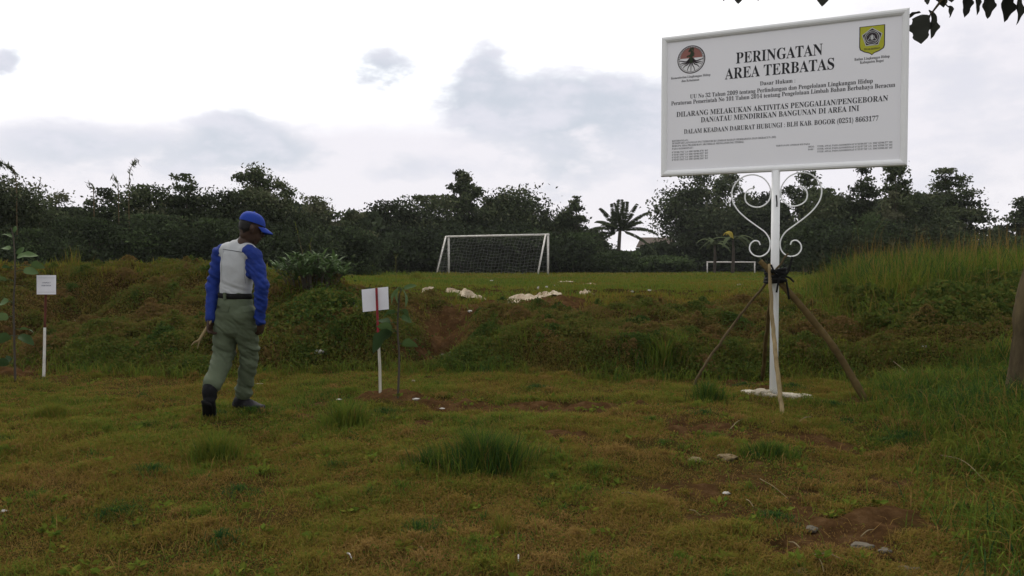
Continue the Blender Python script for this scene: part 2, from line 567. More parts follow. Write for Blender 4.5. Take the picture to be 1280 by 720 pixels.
def lower_grass():
    parts = []
    for n, y0, y1, l0, w0 in ((420000, 2.9, 5.2, .033, .0030), (360000, 5.0, 9.2, .04, .0044)):
        x, y = field(n, y0, y1, power=.6)
        B = bare(x, y)
        tf = tuft_field(x, y)
        fine = fbm(x * 5, y * 5, 2, 95)
        keep = rng.random(n) > np.clip(B * .95 + .15 * (fine < -.3), 0, .95)
        x, y, tf, fine, B = x[keep], y[keep], tf[keep], fine[keep], B[keep]
        n = len(x)
        z = H(x, y) - .004
        ln = l0 * (.5 + 1.0 * rng.random(n)) * (1 + 1.1 * np.clip(tf, -.45, 1) + .8 * np.clip(fine, -.5, 1)) * (1 - .5 * B)
        t = .42 + .42 * fbm(x * .7, y * .7, 3, 110) + .30 * tf + .22 * fine + .08 * ss(1, 4, x) + rng.normal(size=n) * .13 - .22 * (1 - ss(3, 6.2, y))
        dry = rng.random(n) < .16
        t = np.where(dry, rng.random(n) * .25, t)
        parts.append(blades(np.stack([x, y, z], -1), rng.random(n) * 6.283, ln, w0 * (.6 + .8 * rng.random(n)), .45 + .65 * rng.random(n), np.clip(t, 0, .93)))
    # flat little leaves and dead litter between the blades
    for n, y0, y1, s0 in ((140000, 2.9, 5.2, .011), (130000, 5.0, 9.2, .015)):
        x, y = field(n, y0, y1, power=.6)
        m_ = fbm(x * 2.6, y * 2.6, 3, 99)
        keep = (rng.random(n) < .25 + .75 * ss(-.25, .3, m_)) & (rng.random(n) > bare(x, y) * .85)
        x, y, m_ = x[keep], y[keep], m_[keep]
        n = len(x)
        sz = s0 * (.6 + .9 * rng.random(n))
        t = np.where(rng.random(n) < .4, rng.random(n) * .3, np.clip(.62 + .3 * m_ + .15 * rng.normal(size=n), 0, 1))
        parts.append(cards(np.stack([x, y, H(x, y) + .004 + .022 * rng.random(n)], -1), sz, sz * .6, t, direction=np.array([0, -.1, .25])))
    k = 620
    cx, cy = field(k, 3.2, 8.8, -.72, .72, power=.6)
    ok = bare(cx, cy) < .35
    cx, cy = cx[ok], cy[ok]
    k = len(cx)
    cr, ch, ctn = .06 + .2 * rng.random(k) ** 1.5, .015 + .04 * rng.random(k), np.clip(.45 + .3 * rng.normal(size=k), .02, 1)
    w = cr ** 1.7
    i = rng.choice(k, 90000, p=w / w.sum())
    a, q = rng.random(len(i)) * 6.283, np.abs(rng.normal(size=len(i))) * .6
    x, y = cx[i] + cr[i] * q * np.cos(a), cy[i] + cr[i] * q * np.sin(a)
    ln = (.02 + .04 * rng.random(len(i))) * np.exp(-.5 * q ** 2)
    z = H(x, y) + ch[i] * np.exp(-1.6 * q ** 2) - .006
    parts.append(blades(np.stack([x, y, z], -1), rng.random(len(i)) * 6.283, ln, .0028 + .0022 * rng.random(len(i)), .5 + .6 * rng.random(len(i)), np.clip(ctn[i] + .12 * rng.normal(size=len(i)), 0, 1)))
    # single longer blades, fallen straw, small broad-leaved rosettes
    x, y = field(9000, 3.0, 9.0, power=.6)
    keep = rng.random(len(x)) > bare(x, y) * .8
    x, y = x[keep], y[keep]
    n = len(x)
    parts.append(blades(np.stack([x, y, H(x, y)], -1), rng.random(n) * 6.283, .05 + .10 * rng.random(n) ** 2, .003 + .0025 * rng.random(n), .3 + .8 * rng.random(n), np.where(rng.random(n) < .3, .15 * rng.random(n), .5 + .3 * rng.random(n))))
    x, y = field(5000, 3.0, 9.0, power=.6)
    n = len(x)
    parts.append(cards(np.stack([x, y, H(x, y) + .012 + .02 * rng.random(n)], -1), .04 + .09 * rng.random(n) ** 2, np.full(n, .0035), rng.random(n) * .12, flat=.85))
    x, y = field(420, 3.0, 9.0, power=.6)
    i = np.repeat(np.arange(len(x)), 9)
    a = rng.random(len(i)) * 6.283
    rr = .012 + .035 * rng.random(len(i))
    sz = .025 + .03 * rng.random(len(i))
    dr_ = np.stack([np.cos(a), np.sin(a), .5 + 0 * a], -1)
    parts.append(cards(np.stack([x[i] + rr * np.cos(a), y[i] + rr * np.sin(a), H(x[i], y[i]) + .02 + .02 * rng.random(len(i))], -1), sz, sz * .55, np.clip(.6 + .1 * rng.normal(size=len(i)), 0, .85), direction=dr_ * 3))
    # blades standing round boots, stakes and the signpost foot
    for (u, v_, rr, n) in ((-2.28, 6.12, .13, 500), (-2.17, 6.45, .17, 600), (-2.05, 6.42, .12, 300), (2.33, 7.05, .34, 1300), (2.14, 6.3, .07, 120), (1.7, 7.5, .08, 150), (3.05, 6.83, .1, 200), (-1.2, 7.37, .07, 120), (-4.98, 8.45, .08, 120), (-1.02, 7.12, .06, 60)):
        a, q = rng.random(n) * 6.283, np.sqrt(rng.random(n)) * rr
        x, y = u + q * np.cos(a), v_ + q * np.sin(a)
        parts.append(blades(np.stack([x, y, H(x, y) - .006], -1), rng.random(n) * 6.283, .03 + .055 * rng.random(n), .0035 + .002 * rng.random(n), .3 + .7 * rng.random(n), np.clip(.5 + .2 * rng.normal(size=n), .05, .9)))
    v, f, t = merge(parts)
    tag(link('short_grass', mesh_np('short_grass', v, f, t), GRASS), 'short worn olive grass carpeting the trampled lower ground', 'grass', kind='stuff')


def plateau_grass():
    parts = []
    x, y = field(170000, 10.6, 46, power=1.35)
    d = d_bank(x, y)
    B = bare(x, y)
    edge = np.where(x < -3.2, 3.2, np.where(x > 3.6, 2.2, 2.2))
    keep = (d > edge) & (rng.random(len(x)) > B * .9)
    x, y = x[keep], y[keep]
    n = len(x)
    tall = 1 + 1.2 * np.exp(-((y - 46) / 6) ** 2)
    ln = (.05 + .08 * rng.random(n)) * (1 + .5 * tuft_field(x, y)) * tall * (1 + .9 * ss(-3, -5, -x) * 0) * (1 + .4 * (x < -3))
    t = np.clip(.58 + .3 * fbm(x * .35, y * .35, 3, 120) + rng.normal(size=n) * .12 - .25 * np.exp(-((d_bank(x, y) - 3.4) / 1.0) ** 2), 0, .8)
    parts.append(blades(np.stack([x, y, H(x, y) - .01], -1), rng.random(n) * 6.283, ln, .0012 * y * (.5 + rng.random(n)), .2 + .5 * rng.random(n), t))
    x, y = field(60000, 46, 110, power=1.6)
    n = len(x)
    t = np.clip(.55 + .25 * fbm(x * .1, y * .1, 3, 121) + rng.normal(size=n) * .1, 0, .8)
    parts.append(blades(np.stack([x, y, H(x, y) - .02], -1), rng.random(n) * 6.283, .1 + .22 * rng.random(n), .0013 * y * (.5 + rng.random(n)), .2 + .4 * rng.random(n), t))
    v, f, t = merge(parts)
    tag(link('field_grass', mesh_np('field_grass', v, f, t), GRASS), 'yellow green grass covering the raised football field', 'grass', kind='stuff')


def bank_cover():
    """small-leaved creepers and grass hanging on the bank"""
    n = 500000
    x, y = field(n, 7.2, 14.2, power=.5)
    d = d_bank(x, y)
    B = bare(x, y)
    patch = fbm(x * 1.9, y * 1.9, 3, 130)
    lim = np.where(x < -3.1, 4.6, np.where(x > 3.8, 4.5, 2.9))
    keep = (d > -.12) & (d < lim + .5 * patch) & (rng.random(n) > np.clip(B * .95 + .25 * (patch < -.2), 0, .98))
    x, y, d, patch = x[keep], y[keep], d[keep], patch[keep]
    n = len(x)
    cover = .03 + .15 * np.clip(patch + .3, 0, 1)
    z = H(x, y) + cover * rng.random(n) ** .7
    green = .26 + .45 * patch + .22 * fbm(x * .6, y * .6, 2, 140) + .18 * (1 - ss(0, .9, d)) + .10 * ss(3.5, 5, x) + rng.normal(size=n) * .14
    sz = .02 + .024 * rng.random(n)
    parts = [cards(np.stack([x, y, z], -1), sz, sz * .55, np.clip(green, 0, 1), spread=1.0, direction=np.array([0, -.15, .35]))]
    v, f, t = merge(parts)
    tag(link('bank_creepers', mesh_np('bank_creepers', v, f, t), WEED), 'small leaved brownish green creepers matting the face of the earth bank', 'ground cover', kind='stuff')
    # leafy hummocks
    k = 900
    cx, cy = field(k, 8.4, 13.2, -.74, .74)
    cd = d_bank(cx, cy)
    cl = np.where(cx < -3.1, 4.2, np.where(cx > 3.8, 3.2, 2.8))
    ok = (cd > .0) & (cd < cl) & (bare(cx, cy) < .5)
    cx, cy = cx[ok], cy[ok]
    k = len(cx)
    cr, ch, ctn = .10 + .24 * rng.random(k) ** 1.5, .05 + .13 * rng.random(k), np.clip(.38 + .3 * rng.normal(size=k), .02, 1)
    w = cr ** 2
    i = rng.choice(k, 150000, p=w / w.sum())
    a, q = rng.random(len(i)) * 6.283, np.abs(rng.normal(size=len(i))) * .55
    x, y = cx[i] + cr[i] * q * np.cos(a), cy[i] + cr[i] * q * np.sin(a)
    z = H(x, y) + ch[i] * np.exp(-1.6 * q ** 2) * (.75 + .35 * rng.random(len(i)))
    sz = .022 + .024 * rng.random(len(i))
    v, f, t = cards(np.stack([x, y, z], -1), sz, sz * .55, np.clip(ctn[i] + .13 * rng.normal(size=len(i)), 0, 1), direction=np.array([0, -.15, .4]))
    tag(link('bank_hummocks', mesh_np('bank_hummocks', v, f, t), WEED), 'leafy brown and green hummocks of creeper roughening the bank', 'ground cover', kind='stuff')
    n = 80000
    x, y = field(n, 7.2, 13.8, power=.5)
    d = d_bank(x, y)
    patch = fbm(x * 1.1, y * 1.1, 3, 150)
    keep = (d > -.3) & (d < 4.6) & (rng.random(n) < ss(-.15, .35, patch + .35 * (d < .5) + .3 * (x < -3.5) * (d > 2.5))) & (rng.random(n) > bare(x, y) * .9)
    x, y, patch, d = x[keep], y[keep], patch[keep], d[keep]
    n = len(x)
    ln = (.06 + .1 * rng.random(n)) * (1 + .5 * (d < .7))
    t = np.clip(.5 + .35 * patch + .16 * (d < .6) + rng.normal(size=n) * .13 - .12 * (d > 2), .05, .97)
    v, f, t = blades(np.stack([x, y, H(x, y)], -1), rng.random(n) * 6.283, ln, .005 + .004 * rng.random(n), .5 + .5 * rng.random(n), t)
    tag(link('bank_grass', mesh_np('bank_grass', v, f, t), GRASS), 'loose green grass growing out of the earth bank', 'grass', kind='stuff')


def right_tall_grass():
    parts = []
    n = 75000
    k = 420
    cx, cy, cq = 3.6 + 10.5 * rng.random(k), 8.8 + 8.5 * rng.random(k), rng.normal(size=k)
    ci = rng.integers(0, k, n)
    loose = rng.random(n) < .4
    x = np.where(loose, 3.6 + 10.5 * rng.random(n), cx[ci] + .22 * rng.normal(size=n))
    y = np.where(loose, 8.8 + 8.5 * rng.random(n), cy[ci] + .22 * rng.normal(size=n))
    cq = np.where(loose, 0, cq[ci])
    d = d_bank(x, y)
    u = x / y
    dens = ss(.9, 2.4, d) * ss(.335, .42, u - .004 * (y - 10)) * (.35 + .65 * (fbm(x * .7, y * .7, 3, 160) > -.15))
    keep = rng.random(n) < dens
    x, y, d, cq = x[keep], y[keep], d[keep], cq[keep]
    n = len(x)
    hump = .62 + .38 * ss(.36, .47, x / y) + .42 * fbm(x * .7, y * .7, 3, 161)
    hump = hump * (.45 + .55 * ss(1.2, 3.4, d))
    ln = (.35 + .65 * rng.random(n)) * hump * (.86 + .16 * cq)
    t = np.clip(.74 + .12 * cq + .4 * fbm(x * .8, y * .8, 3, 162) + rng.normal(size=n) * .12, .1, 1)
    az = rng.random(n) * 6.283
    parts.append(blades(np.stack([x, y, H(x, y) - .02], -1), az, ln, .007 + .006 * rng.random(n), .35 + 1.0 * rng.random(n) ** 1.2, t))
    # thin seed stalks giving the brownish haze at the top
    m = 3000
    k = rng.integers(0, n, m)
    p0 = np.stack([x[k], y[k], H(x[k], y[k]) + ln[k] * .3], -1)
    parts.append(blades(p0, rng.random(m) * 6.283, ln[k] * .6 + .2, .004 + .003 * rng.random(m), .1 + .3 * rng.random(m), rng.random(m) * .3))
    v, f, t = merge(parts)
    tag(link('tall_grass', mesh_np('tall_grass', v, f, t), GRASS), 'tall feathery green grass thick on the mound at the right', 'tall grass', kind='stuff')
    # leafy weeds at the foot of it
    n = 60000
    x = 4.2 + 4.2 * rng.random(n)
    y = 7.6 + 4.0 * rng.random(n)
    d = d_bank(x, y)
    pt = fbm(x * 1.2, y * 1.2, 3, 170)
    keep = (d > .9) & (d < 3.6) & (pt > -.35) & (x / y > .40)
    x, y, pt, d = x[keep], y[keep], pt[keep], d[keep]
    n = len(x)
    hh = (.12 + .34 * np.clip(pt + .4, 0, 1)) * ss(.9, 1.6, d)
    z = H(x, y) + hh * rng.random(n) ** .6
    sz = .04 + .05 * rng.random(n)
    v, f, t = cards(np.stack([x, y, z], -1), sz, sz * .5, np.clip(.62 + .2 * rng.normal(size=n) * .8, 0, 1), direction=np.array([0, -.1, .3]))
    tag(link('leafy_weeds', mesh_np('leafy_weeds', v, f, t), WEED), 'low leafy weeds at the foot of the tall grass on the right', 'weeds', kind='stuff')


def right_weeds():
    """rank grass in the right foreground"""
    n = 82000
    x = 1.2 + 4.6 * rng.random(n)
    y = 3.1 + 4.6 * rng.random(n)
    edge = x - (1.75 + .30 * (y - 3.2)) - .45 * fbm(x * .9, y * .9, 3, 180)
    dens = ss(-.15, .6, edge) * (.25 + .75 * (fbm(x * 1.6, y * 1.6, 3, 181) > -.2))
    keep = rng.random(n) < dens
    x, y, edge = x[keep], y[keep], edge[keep]
    n = len(x)
    ln = (.09 + .29 * rng.random(n) ** 1.4) * (.6 + .55 * ss(0, 1.2, edge)) * (1 + .5 * fbm(x * 1.4, y * 1.4, 3, 182))
    t = np.clip(.79 + .25 * fbm(x * .9, y * .9, 3, 183) + rng.normal(size=n) * .14, .1, 1)
    t = np.where(rng.random(n) < .13, rng.random(n) * .3, t)
    v, f, t = blades(np.stack([x, y, H(x, y) - .01], -1), rng.random(n) * 6.283, ln, .004 + .004 * rng.random(n), .35 + .8 * rng.random(n), t)
    tag(link('rank_grass', mesh_np('rank_grass', v, f, t), GRASS), 'rank dark green grass and weeds in the right foreground', 'weeds', kind='stuff')


lower_grass()
plateau_grass()
bank_cover()
right_tall_grass()
right_weeds()


def tuft(name, label, px, py, rx, ry, h, n, t0, width=.006, cat='grass tuft', lean=(.25, .8), group='grass tufts on the lower ground', dry=.05):
    q = G(px, py)
    a, r = rng.random(n) * 6.283, np.abs(rng.normal(size=n)) * .5
    r = np.minimum(r, 1.1) * (1 + .45 * np.sin(2 * a + px) + .25 * np.sin(5 * a + py))
    x, y = q[0] + rx * r * np.cos(a), q[1] + ry * r * np.sin(a)
    ln = h * (.35 + .95 * rng.random(n) ** 1.3) * np.clip(1.25 - .6 * r, .3, 1.3)
    az = a + rng.normal(size=n) * .9
    t = np.clip(t0 + rng.normal(size=n) * .13 - .1 * np.maximum(r - .6, 0), 0, 1)
    t = np.where(rng.random(n) < dry, rng.random(n) * .3, t)
    base = np.stack([x, y, H(x, y) - .012], -1) - q
    v, f, t = blades(base, az, ln, width * (.6 + .8 * rng.random(n)), lean[0] + (lean[1] - lean[0]) * rng.random(n) * (.4 + .6 * r), t)
    o = link(name, mesh_np(name, v, f, t), GRASS, loc=q)
    return tag(o, label, cat, group)


tuft('grass_tuft', 'large dark bluish green grass tuft in the centre foreground', 603, 590, .44, .27, .25, 3200, .86, .0042)
tuft('grass_tuft', 'bright green grass tuft in front of the walking man', 268, 576, .34, .24, .19, 1500, .66, .0042)
tuft('grass_tuft', 'loose light green grass tuft below the stake with the red top', 432, 534, .34, .22, .2, 1300, .68, .005)
tuft('grass_tuft', 'yellowish upright grass wisp below the large dark green tuft', 628, 668, .10, .10, .11, 320, .42, .003)
tuft('grass_tuft', 'small dark green grass tuft beside the lower end of the thin leaning prop stick', 885, 500, .25, .2, .18, 900, .86, .0055)
tuft('grass_tuft', 'wide low green tuft beside the right edge of the bare soil under the signpost', 960, 570, .35, .2, .10, 1800, .84, .0045)
tuft('grass_tuft', 'green grass tuft at the foot of the bank left of the thin leaning stick', 830, 455, .45, .3, .28, 1100, .76, .008)
tuft('grass_tuft', 'small yellowish grass tuft near the left edge of the lower ground', 65, 522, .25, .2, .12, 1200, .55, .005)
tuft('grass_tuft', 'dark grass tuft to the left of the large dark green tuft', 535, 585, .16, .14, .12, 800, .90, .004)
tuft('grass_clump', 'fuller grass clump on the left crest midway between the notice and the man', 128, 333, .6, .3, .36, 420, .62, .007, 'grass clump', (.1, .6), 'tall clumps along the crest of the bank', .1)
tuft('grass_clump', 'thin wispy grass clump on the left crest nearest the small white notice', 92, 336, .5, .3, .32, 140, .55, .007, 'grass clump', (.1, .6), 'tall clumps along the crest of the bank', .3)
tuft('grass_clump', 'upright spiky green grass clump on the crest above the red topped stake', 465, 346, .28, .2, .6, 320, .68, .012, 'grass clump', (.05, .45), 'tall clumps along the crest of the bank', .1)
tuft('grass_clump', 'sparse low grass clump on the crest right of the walking man', 520, 350, .45, .3, .26, 800, .55, .008, 'grass clump', (.1, .6), 'tall clumps along the crest of the bank', .15)


# ------------------------------------------------------------------ tubes, lofts
def tube_np(pts, rad, k=6, cap=True):
    pts = np.asarray(pts, float)
    n = len(pts)
    rad = np.atleast_1d(np.asarray(rad, float))
    rad = np.interp(np.linspace(0, 1, n), np.linspace(0, 1, len(rad)), rad) if len(rad) > 1 else np.full(n, rad[0])
    t = np.gradient(pts, axis=0)
    t /= np.linalg.norm(t, axis=1)[:, None] + 1e-12
    ref = np.array([0, 0, 1.0]) if abs(t[:, 2]).mean() < .8 else np.array([1.0, 0, 0])
    V = []
    s = np.cross(t[0], ref)
    s /= np.linalg.norm(s)
    for i in range(n):
        s = s - t[i] * (s @ t[i])
        s /= np.linalg.norm(s) + 1e-12
        b = np.cross(t[i], s)
        a = np.arange(k) / k * 2 * math.pi
        V.append(pts[i] + rad[i] * (np.cos(a)[:, None] * s + np.sin(a)[:, None] * b))
    V = np.concatenate(V)
    i = np.arange(n - 1)[:, None] * k
    j = np.arange(k)[None]
    F = np.stack([i + j, i + (j + 1) % k, i + k + (j + 1) % k, i + k + j], -1).reshape(-1, 4)
    faces = [F]
    if cap:
        c0, c1 = len(V), len(V) + 1
        V = np.concatenate([V, pts[:1], pts[-1:]])
        jj = np.arange(k)
        faces.append(np.stack([np.full(k, c0), (jj + 1) % k, jj], -1))
        e = (n - 1) * k
        faces.append(np.stack([np.full(k, c1), e + jj, e + (jj + 1) % k], -1))
    return V, faces, np.zeros(len(V))


def mesh_parts(name, parts, smooth=False, tint=True):
    v, f, t = merge(parts)
    return mesh_np(name, v, f, t if tint else None, smooth)


def curve_pts(ctrl, n=24):
    """Catmull-Rom through control points"""
    c = np.asarray(ctrl, float)
    c = np.concatenate([[2 * c[0] - c[1]], c, [2 * c[-1] - c[-2]]])
    m = len(c) - 3
    out = []
    for i in range(m):
        p0, p1, p2, p3 = c[i:i + 4]
        for t in np.linspace(0, 1, n // m + 2)[:-1]:
            out.append(.5 * ((2 * p1) + (-p0 + p2) * t + (2 * p0 - 5 * p1 + 4 * p2 - p3) * t * t + (-p0 + 3 * p1 - 3 * p2 + p3) * t ** 3))
    out.append(c[-2])
    return np.array(out)


def box_np(c, s, rot=None):
    c, s = np.asarray(c, float), np.asarray(s, float) / 2
    v = np.array([[x, y, z] for x in (-1, 1) for y in (-1, 1) for z in (-1, 1)], float) * s
    if rot is not None:
        v = v @ np.asarray(rot).T
    return v + c, [np.array([[0, 1, 3, 2], [4, 6, 7, 5], [0, 4, 5, 1], [2, 3, 7, 6], [0, 2, 6, 4], [1, 5, 7, 3]])], np.zeros(8)


# ------------------------------------------------------------------ trees
def tree(name, label, px, top, hw, Y, style='bushy', nleaf=5200, seed=0, bottom=None, group='trees along the edge of the field', cat='tree', mat=None, tmean=.45, foot=None):
    r = np.random.default_rng(1000 + seed)
    p = P(px, top, Y)
    gz = float(H(p[0], Y))
    base = np.array([p[0], Y, gz - .05])
    Ht = p[2] - base[2]
    R = hw / 1000 * Y
    bot = (bottom if bottom is not None else .12) * Ht
    leaf = Y * .0042
    o = thing(name, base, label, cat, group)
    lim = []
    cen, cr = [], []
    if style == 'layered':
        nleaf = int(nleaf * 2.8)
        for k in range(9):
            f = k / 8
            z = bot + (Ht - bot) * (.05 + .92 * f)
            rr = R * (1.0 - .55 * f ** 1.6) * (.8 + .4 * r.random())
            for j in range(int(11 - 6 * f)):
                a, q_ = r.random() * 6.283, r.random() ** .5
                cen.append([rr * .8 * np.cos(a) * q_, rr * .8 * np.sin(a) * q_, z + r.normal() * .04 * Ht - .05 * Ht * q_])
                cr.append([rr * .42, rr * .42, Ht * .034])
    elif style == 'plume':
        nleaf = int(nleaf * 1.8)
        for k in range(26):
            a, f = r.random() * 6.283, .35 + .65 * r.random()
            arch = R * (.2 + .9 * r.random())
            for t in (.55, .75, .9, 1.0):
                z = Ht * f * (t - .18 * max(0, t - .7) * 3)
                cen.append([arch * t ** 2.2 * np.cos(a), arch * t ** 2.2 * np.sin(a), max(z, bot)])
                cr.append([R * .18, R * .18, Ht * .07])
    else:
        nc = {'bushy': 60, 'airy': 46, 'low': 40}[style]
        nleaf = int(nleaf * 3.0)
        for k in range(nc):
            v = r.normal(size=3)
            v /= np.linalg.norm(v)
            rad = r.random() ** .42
            zc = (Ht + bot) / 2
            hz = (Ht - bot) / 2
            q = np.array([v[0] * R * rad, v[1] * R * rad, zc + v[2] * hz * rad])
            if q[2] > zc:
                pass
            cen.append(q)
            s_ = (.24 if style == 'airy' else .34) * (.6 + .8 * r.random())
            cr.append([R * s_ * 1.15, R * s_ * 1.15, min(R, hz) * s_ * .75])
        # keep one clump at the very top so the height is right
        cen.append(np.array([R * .15 * r.normal(), R * .15 * r.normal(), Ht * .93]))
        cr.append([R * .25, R * .25, Ht * .06])
    cen, cr = np.array(cen), np.array(cr)
    w = cr[:, 0] * cr[:, 1] ** .5
    k = r.choice(len(cen), nleaf, p=w / w.sum())
    g = r.normal(size=(nleaf, 3)) * np.where(r.random(nleaf) < .85, .55, .74)[:, None]
    pos = cen[k] + g * cr[k]
    pos[:, 2] = np.clip(pos[:, 2], .05, Ht * 1.01)
    ct = r.normal(size=len(cen)) * .30  # random tone per clump, spread widened to suggest lit and shaded clumps
    t = np.clip(tmean + ct[k] + .16 * r.normal(size=nleaf), 0, 1)
    sz = leaf * (.6 + .8 * r.random(nleaf))
    if style == 'plume':
        v, f, tt = cards(pos, sz * 1.5, sz * .38, t, direction=np.array([0, 0, -.8]), r=r)
    else:
        v, f, tt = cards(pos, sz, sz * .55, t, r=r)
    cm = mesh_np('crown', v, f, tt)
    tr = max(.05, Ht * .018)
    trunk_top = np.array([R * .08 * r.normal(), R * .08 * r.normal(), bot + (Ht - bot) * .55])
    mid = trunk_top * np.array([.6, .6, .5]) + np.array([r.normal() * .05 * R, r.normal() * .05 * R, 0])
    tp = [tube_np(curve_pts([[0, 0, -.2], mid, trunk_top, trunk_top * [1, 1, 1.25]], 12), [tr * 1.25, tr * .3], 7)] if style != 'plume' else []
    if style == 'plume':
        for j in range(0, len(cen), 4):
            tp.append(tube_np(curve_pts([[0, 0, -.2]] + [cen[j + q] for q in range(4)], 9), tr * .35, 4))
    else:
        order = r.permutation(len(cen))[:16]
        for j in order:
            f0 = .35 + .6 * r.random()
            st = trunk_top * f0
            m2 = (st + cen[j]) / 2 + np.array([0, 0, -.06 * Ht + .05 * Ht * r.random()])
            c_ = curve_pts([st, m2, cen[j]], 6)
            tp.append(tube_np(c_, np.linspace(tr * .5, tr * .12, len(c_)), 5))
    link('trunk', mesh_parts('trunk', tp, True, False), BARK, o)
    link('crown', cm, mat or TREE, o)
    return o


T = [
    ('dark dense tree overhanging the left edge behind the tall bent reeds', 4, 222, 48, 26, 'bushy', 5200, .02, .33),
    ('twiggy tree with a ragged low top between the left edge and the reeds', 72, 239, 46, 31, 'airy', 4200, .02, .4),
    ('loose open topped tree beneath the pair of tall thin reeds', 128, 238, 44, 32, 'airy', 4300, .02, .45),
    ('dark tree just left of the umbrella shaped crown', 180, 234, 42, 33, 'bushy', 4600, .02, .4),
    ('umbrella topped tree left of the walking man\'s cap', 232, 219, 40, 33, 'layered', 4200, .2, .5),
    ('dense dark tree right behind the walking man\'s cap', 276, 238, 44, 34, 'bushy', 4800, .02, .36),
    ('tall round crowned tree with lacy edges above the walking man', 322, 207, 40, 36, 'airy', 5200, .2, .4),
    ('low dark tree just right of the lacy round crown', 370, 268, 40, 36, 'bushy', 3600, .02, .4),
    ('pale thin leaved tree in the dip of the skyline right of the walking man', 402, 249, 36, 46, 'airy', 2600, .2, .85),
    ('small flat topped tree in the dip of the skyline', 442, 262, 30, 44, 'layered', 2400, .1, .5),
    ('dark tree left of the goal with a notched top', 492, 252, 34, 56, 'bushy', 4200, .02, .42),
    ('spreading dark tree just above the left end of the goal', 536, 247, 44, 58, 'bushy', 4600, .02, .38),
    ('tall plume like tree with a drooping tip behind the left goal post', 578, 214, 20, 59, 'airy', 2200, .45, .5),
    ('bamboo like tree with arching tops behind the middle of the goal', 612, 232, 46, 60, 'plume', 6400, .02, .5),
    ('rounded fine leaved tree behind the right part of the goal', 652, 234, 44, 60, 'bushy', 5200, .02, .36),
    ('drooping tree behind the right goal post', 690, 249, 30, 61, 'plume', 4400, .02, .4),
    ('small layered tree standing just right of the goal', 720, 247, 20, 62, 'layered', 2200, .1, .45),
    ('short dark tree between the goal and the coconut palm', 744, 288, 20, 66, 'bushy', 1800, .02, .4),
    ('big broad leaved tree left of the signpost under the board', 872, 216, 42, 76, 'bushy', 5200, .05, .38),
    ('tall thin tree behind the left scrollwork of the signpost', 916, 212, 30, 80, 'airy', 3600, .1, .4),
    ('dark tree directly behind the signpost', 955, 240, 34, 76, 'bushy', 4200, .02, .35),
    ('open dark tree behind the right scrollwork of the signpost', 1008, 212, 26, 66, 'airy', 2800, .1, .4),
    ('bushy tree right of the scrollwork above the tall grass', 1040, 238, 32, 52, 'bushy', 3800, .02, .4),
    ('pagoda shaped tree with flat tiers under the board', 1078, 210, 28, 50, 'layered', 3200, .2, .48),
    ('large leaved tree under the right corner of the board', 1124, 205, 28, 46, 'airy', 2800, .05, .45),
    ('dense dark tree between the large leaved tree and the broad spreading tree', 1146, 240, 34, 50, 'bushy', 3600, .02, .38),
    ('broad spreading tree with layered branches right of the board', 1188, 214, 46, 52, 'layered', 6400, .15, .42),
    ('short tree in the gap of the skyline at the right', 1240, 285, 22, 58, 'airy', 1500, .02, .4),
    ('dark tree cut by the right edge of the photo', 1278, 246, 32, 56, 'layered', 4200, .05, .36),
]
for i, (lb, px, top, hw, Y, st, nl, bt, tm) in enumerate(T):
    nm = {'bushy': 'bushy_tree', 'airy': 'open_crowned_tree', 'layered': 'layered_tree', 'plume': 'bamboo_clump' if 'bamboo' in lb else 'drooping_tree'}[st]
    tree(nm, lb, px, top, hw, Y, st, nl, i, bt, tmean=tm + .22 * math.sin(i * 2.4))

U = [('first bush of the dark row from the left edge', 25, 285, 60, 25), ('dark bush below the tall thin reeds', 110, 275, 55, 28), ('dark bush left of the walking man\'s shoulder', 190, 270, 55, 30),
     ('dark bush hidden behind the walking man', 265, 275, 50, 31), ('dark bush right of the walking man\'s cap', 350, 282, 55, 33), ('dark bush below the dip of the skyline', 430, 285, 50, 38),
     ('dark bush left of the goal', 505, 284, 45, 54), ('dark bush behind the left half of the goal', 575, 276, 50, 55), ('dark bush behind the right half of the goal', 645, 280, 48, 56),
     ('dark bush at the foot of the layered tree right of the goal', 715, 292, 34, 59), ('dark undergrowth bush left of the signpost', 875, 290, 40, 78), ('dark undergrowth bush behind the signpost', 960, 285, 50, 76),
     ('dark undergrowth bush behind the right scrollwork', 1030, 275, 50, 46), ('dark bush under the pagoda shaped tree', 1090, 268, 45, 42), ('dark bush under the broad spreading tree', 1180, 290, 50, 46),
     ('dark bush at the far right edge', 1268, 295, 40, 44)]
for i, (lb, px, top, hw, Y) in enumerate(U):
    tree('dark_bush', lb, px, top, hw, Y, 'low', 3400, 100 + i, .0, 'dark bushes along the field edge', 'bush', BUSH, .42)
HB = [('green creeper covered bush left of the coconut palm', 722, 316, 30, 70), ('green bush at the foot of the coconut palm', 772, 315, 30, 62), ('low green bush in front of the small house', 830, 320, 30, 63),
      ('low green bush left of the small far goal', 862, 318, 24, 76), ('low green bush inside the small far goal', 915, 322, 28, 78)]
for i, (lb, px, top, hw, Y) in enumerate(HB):
    tree('green_bush', lb, px, top, hw, Y, 'low', 2200, 140 + i, .0, 'green bushes at the far end of the field', 'bush', BUSH, .9)


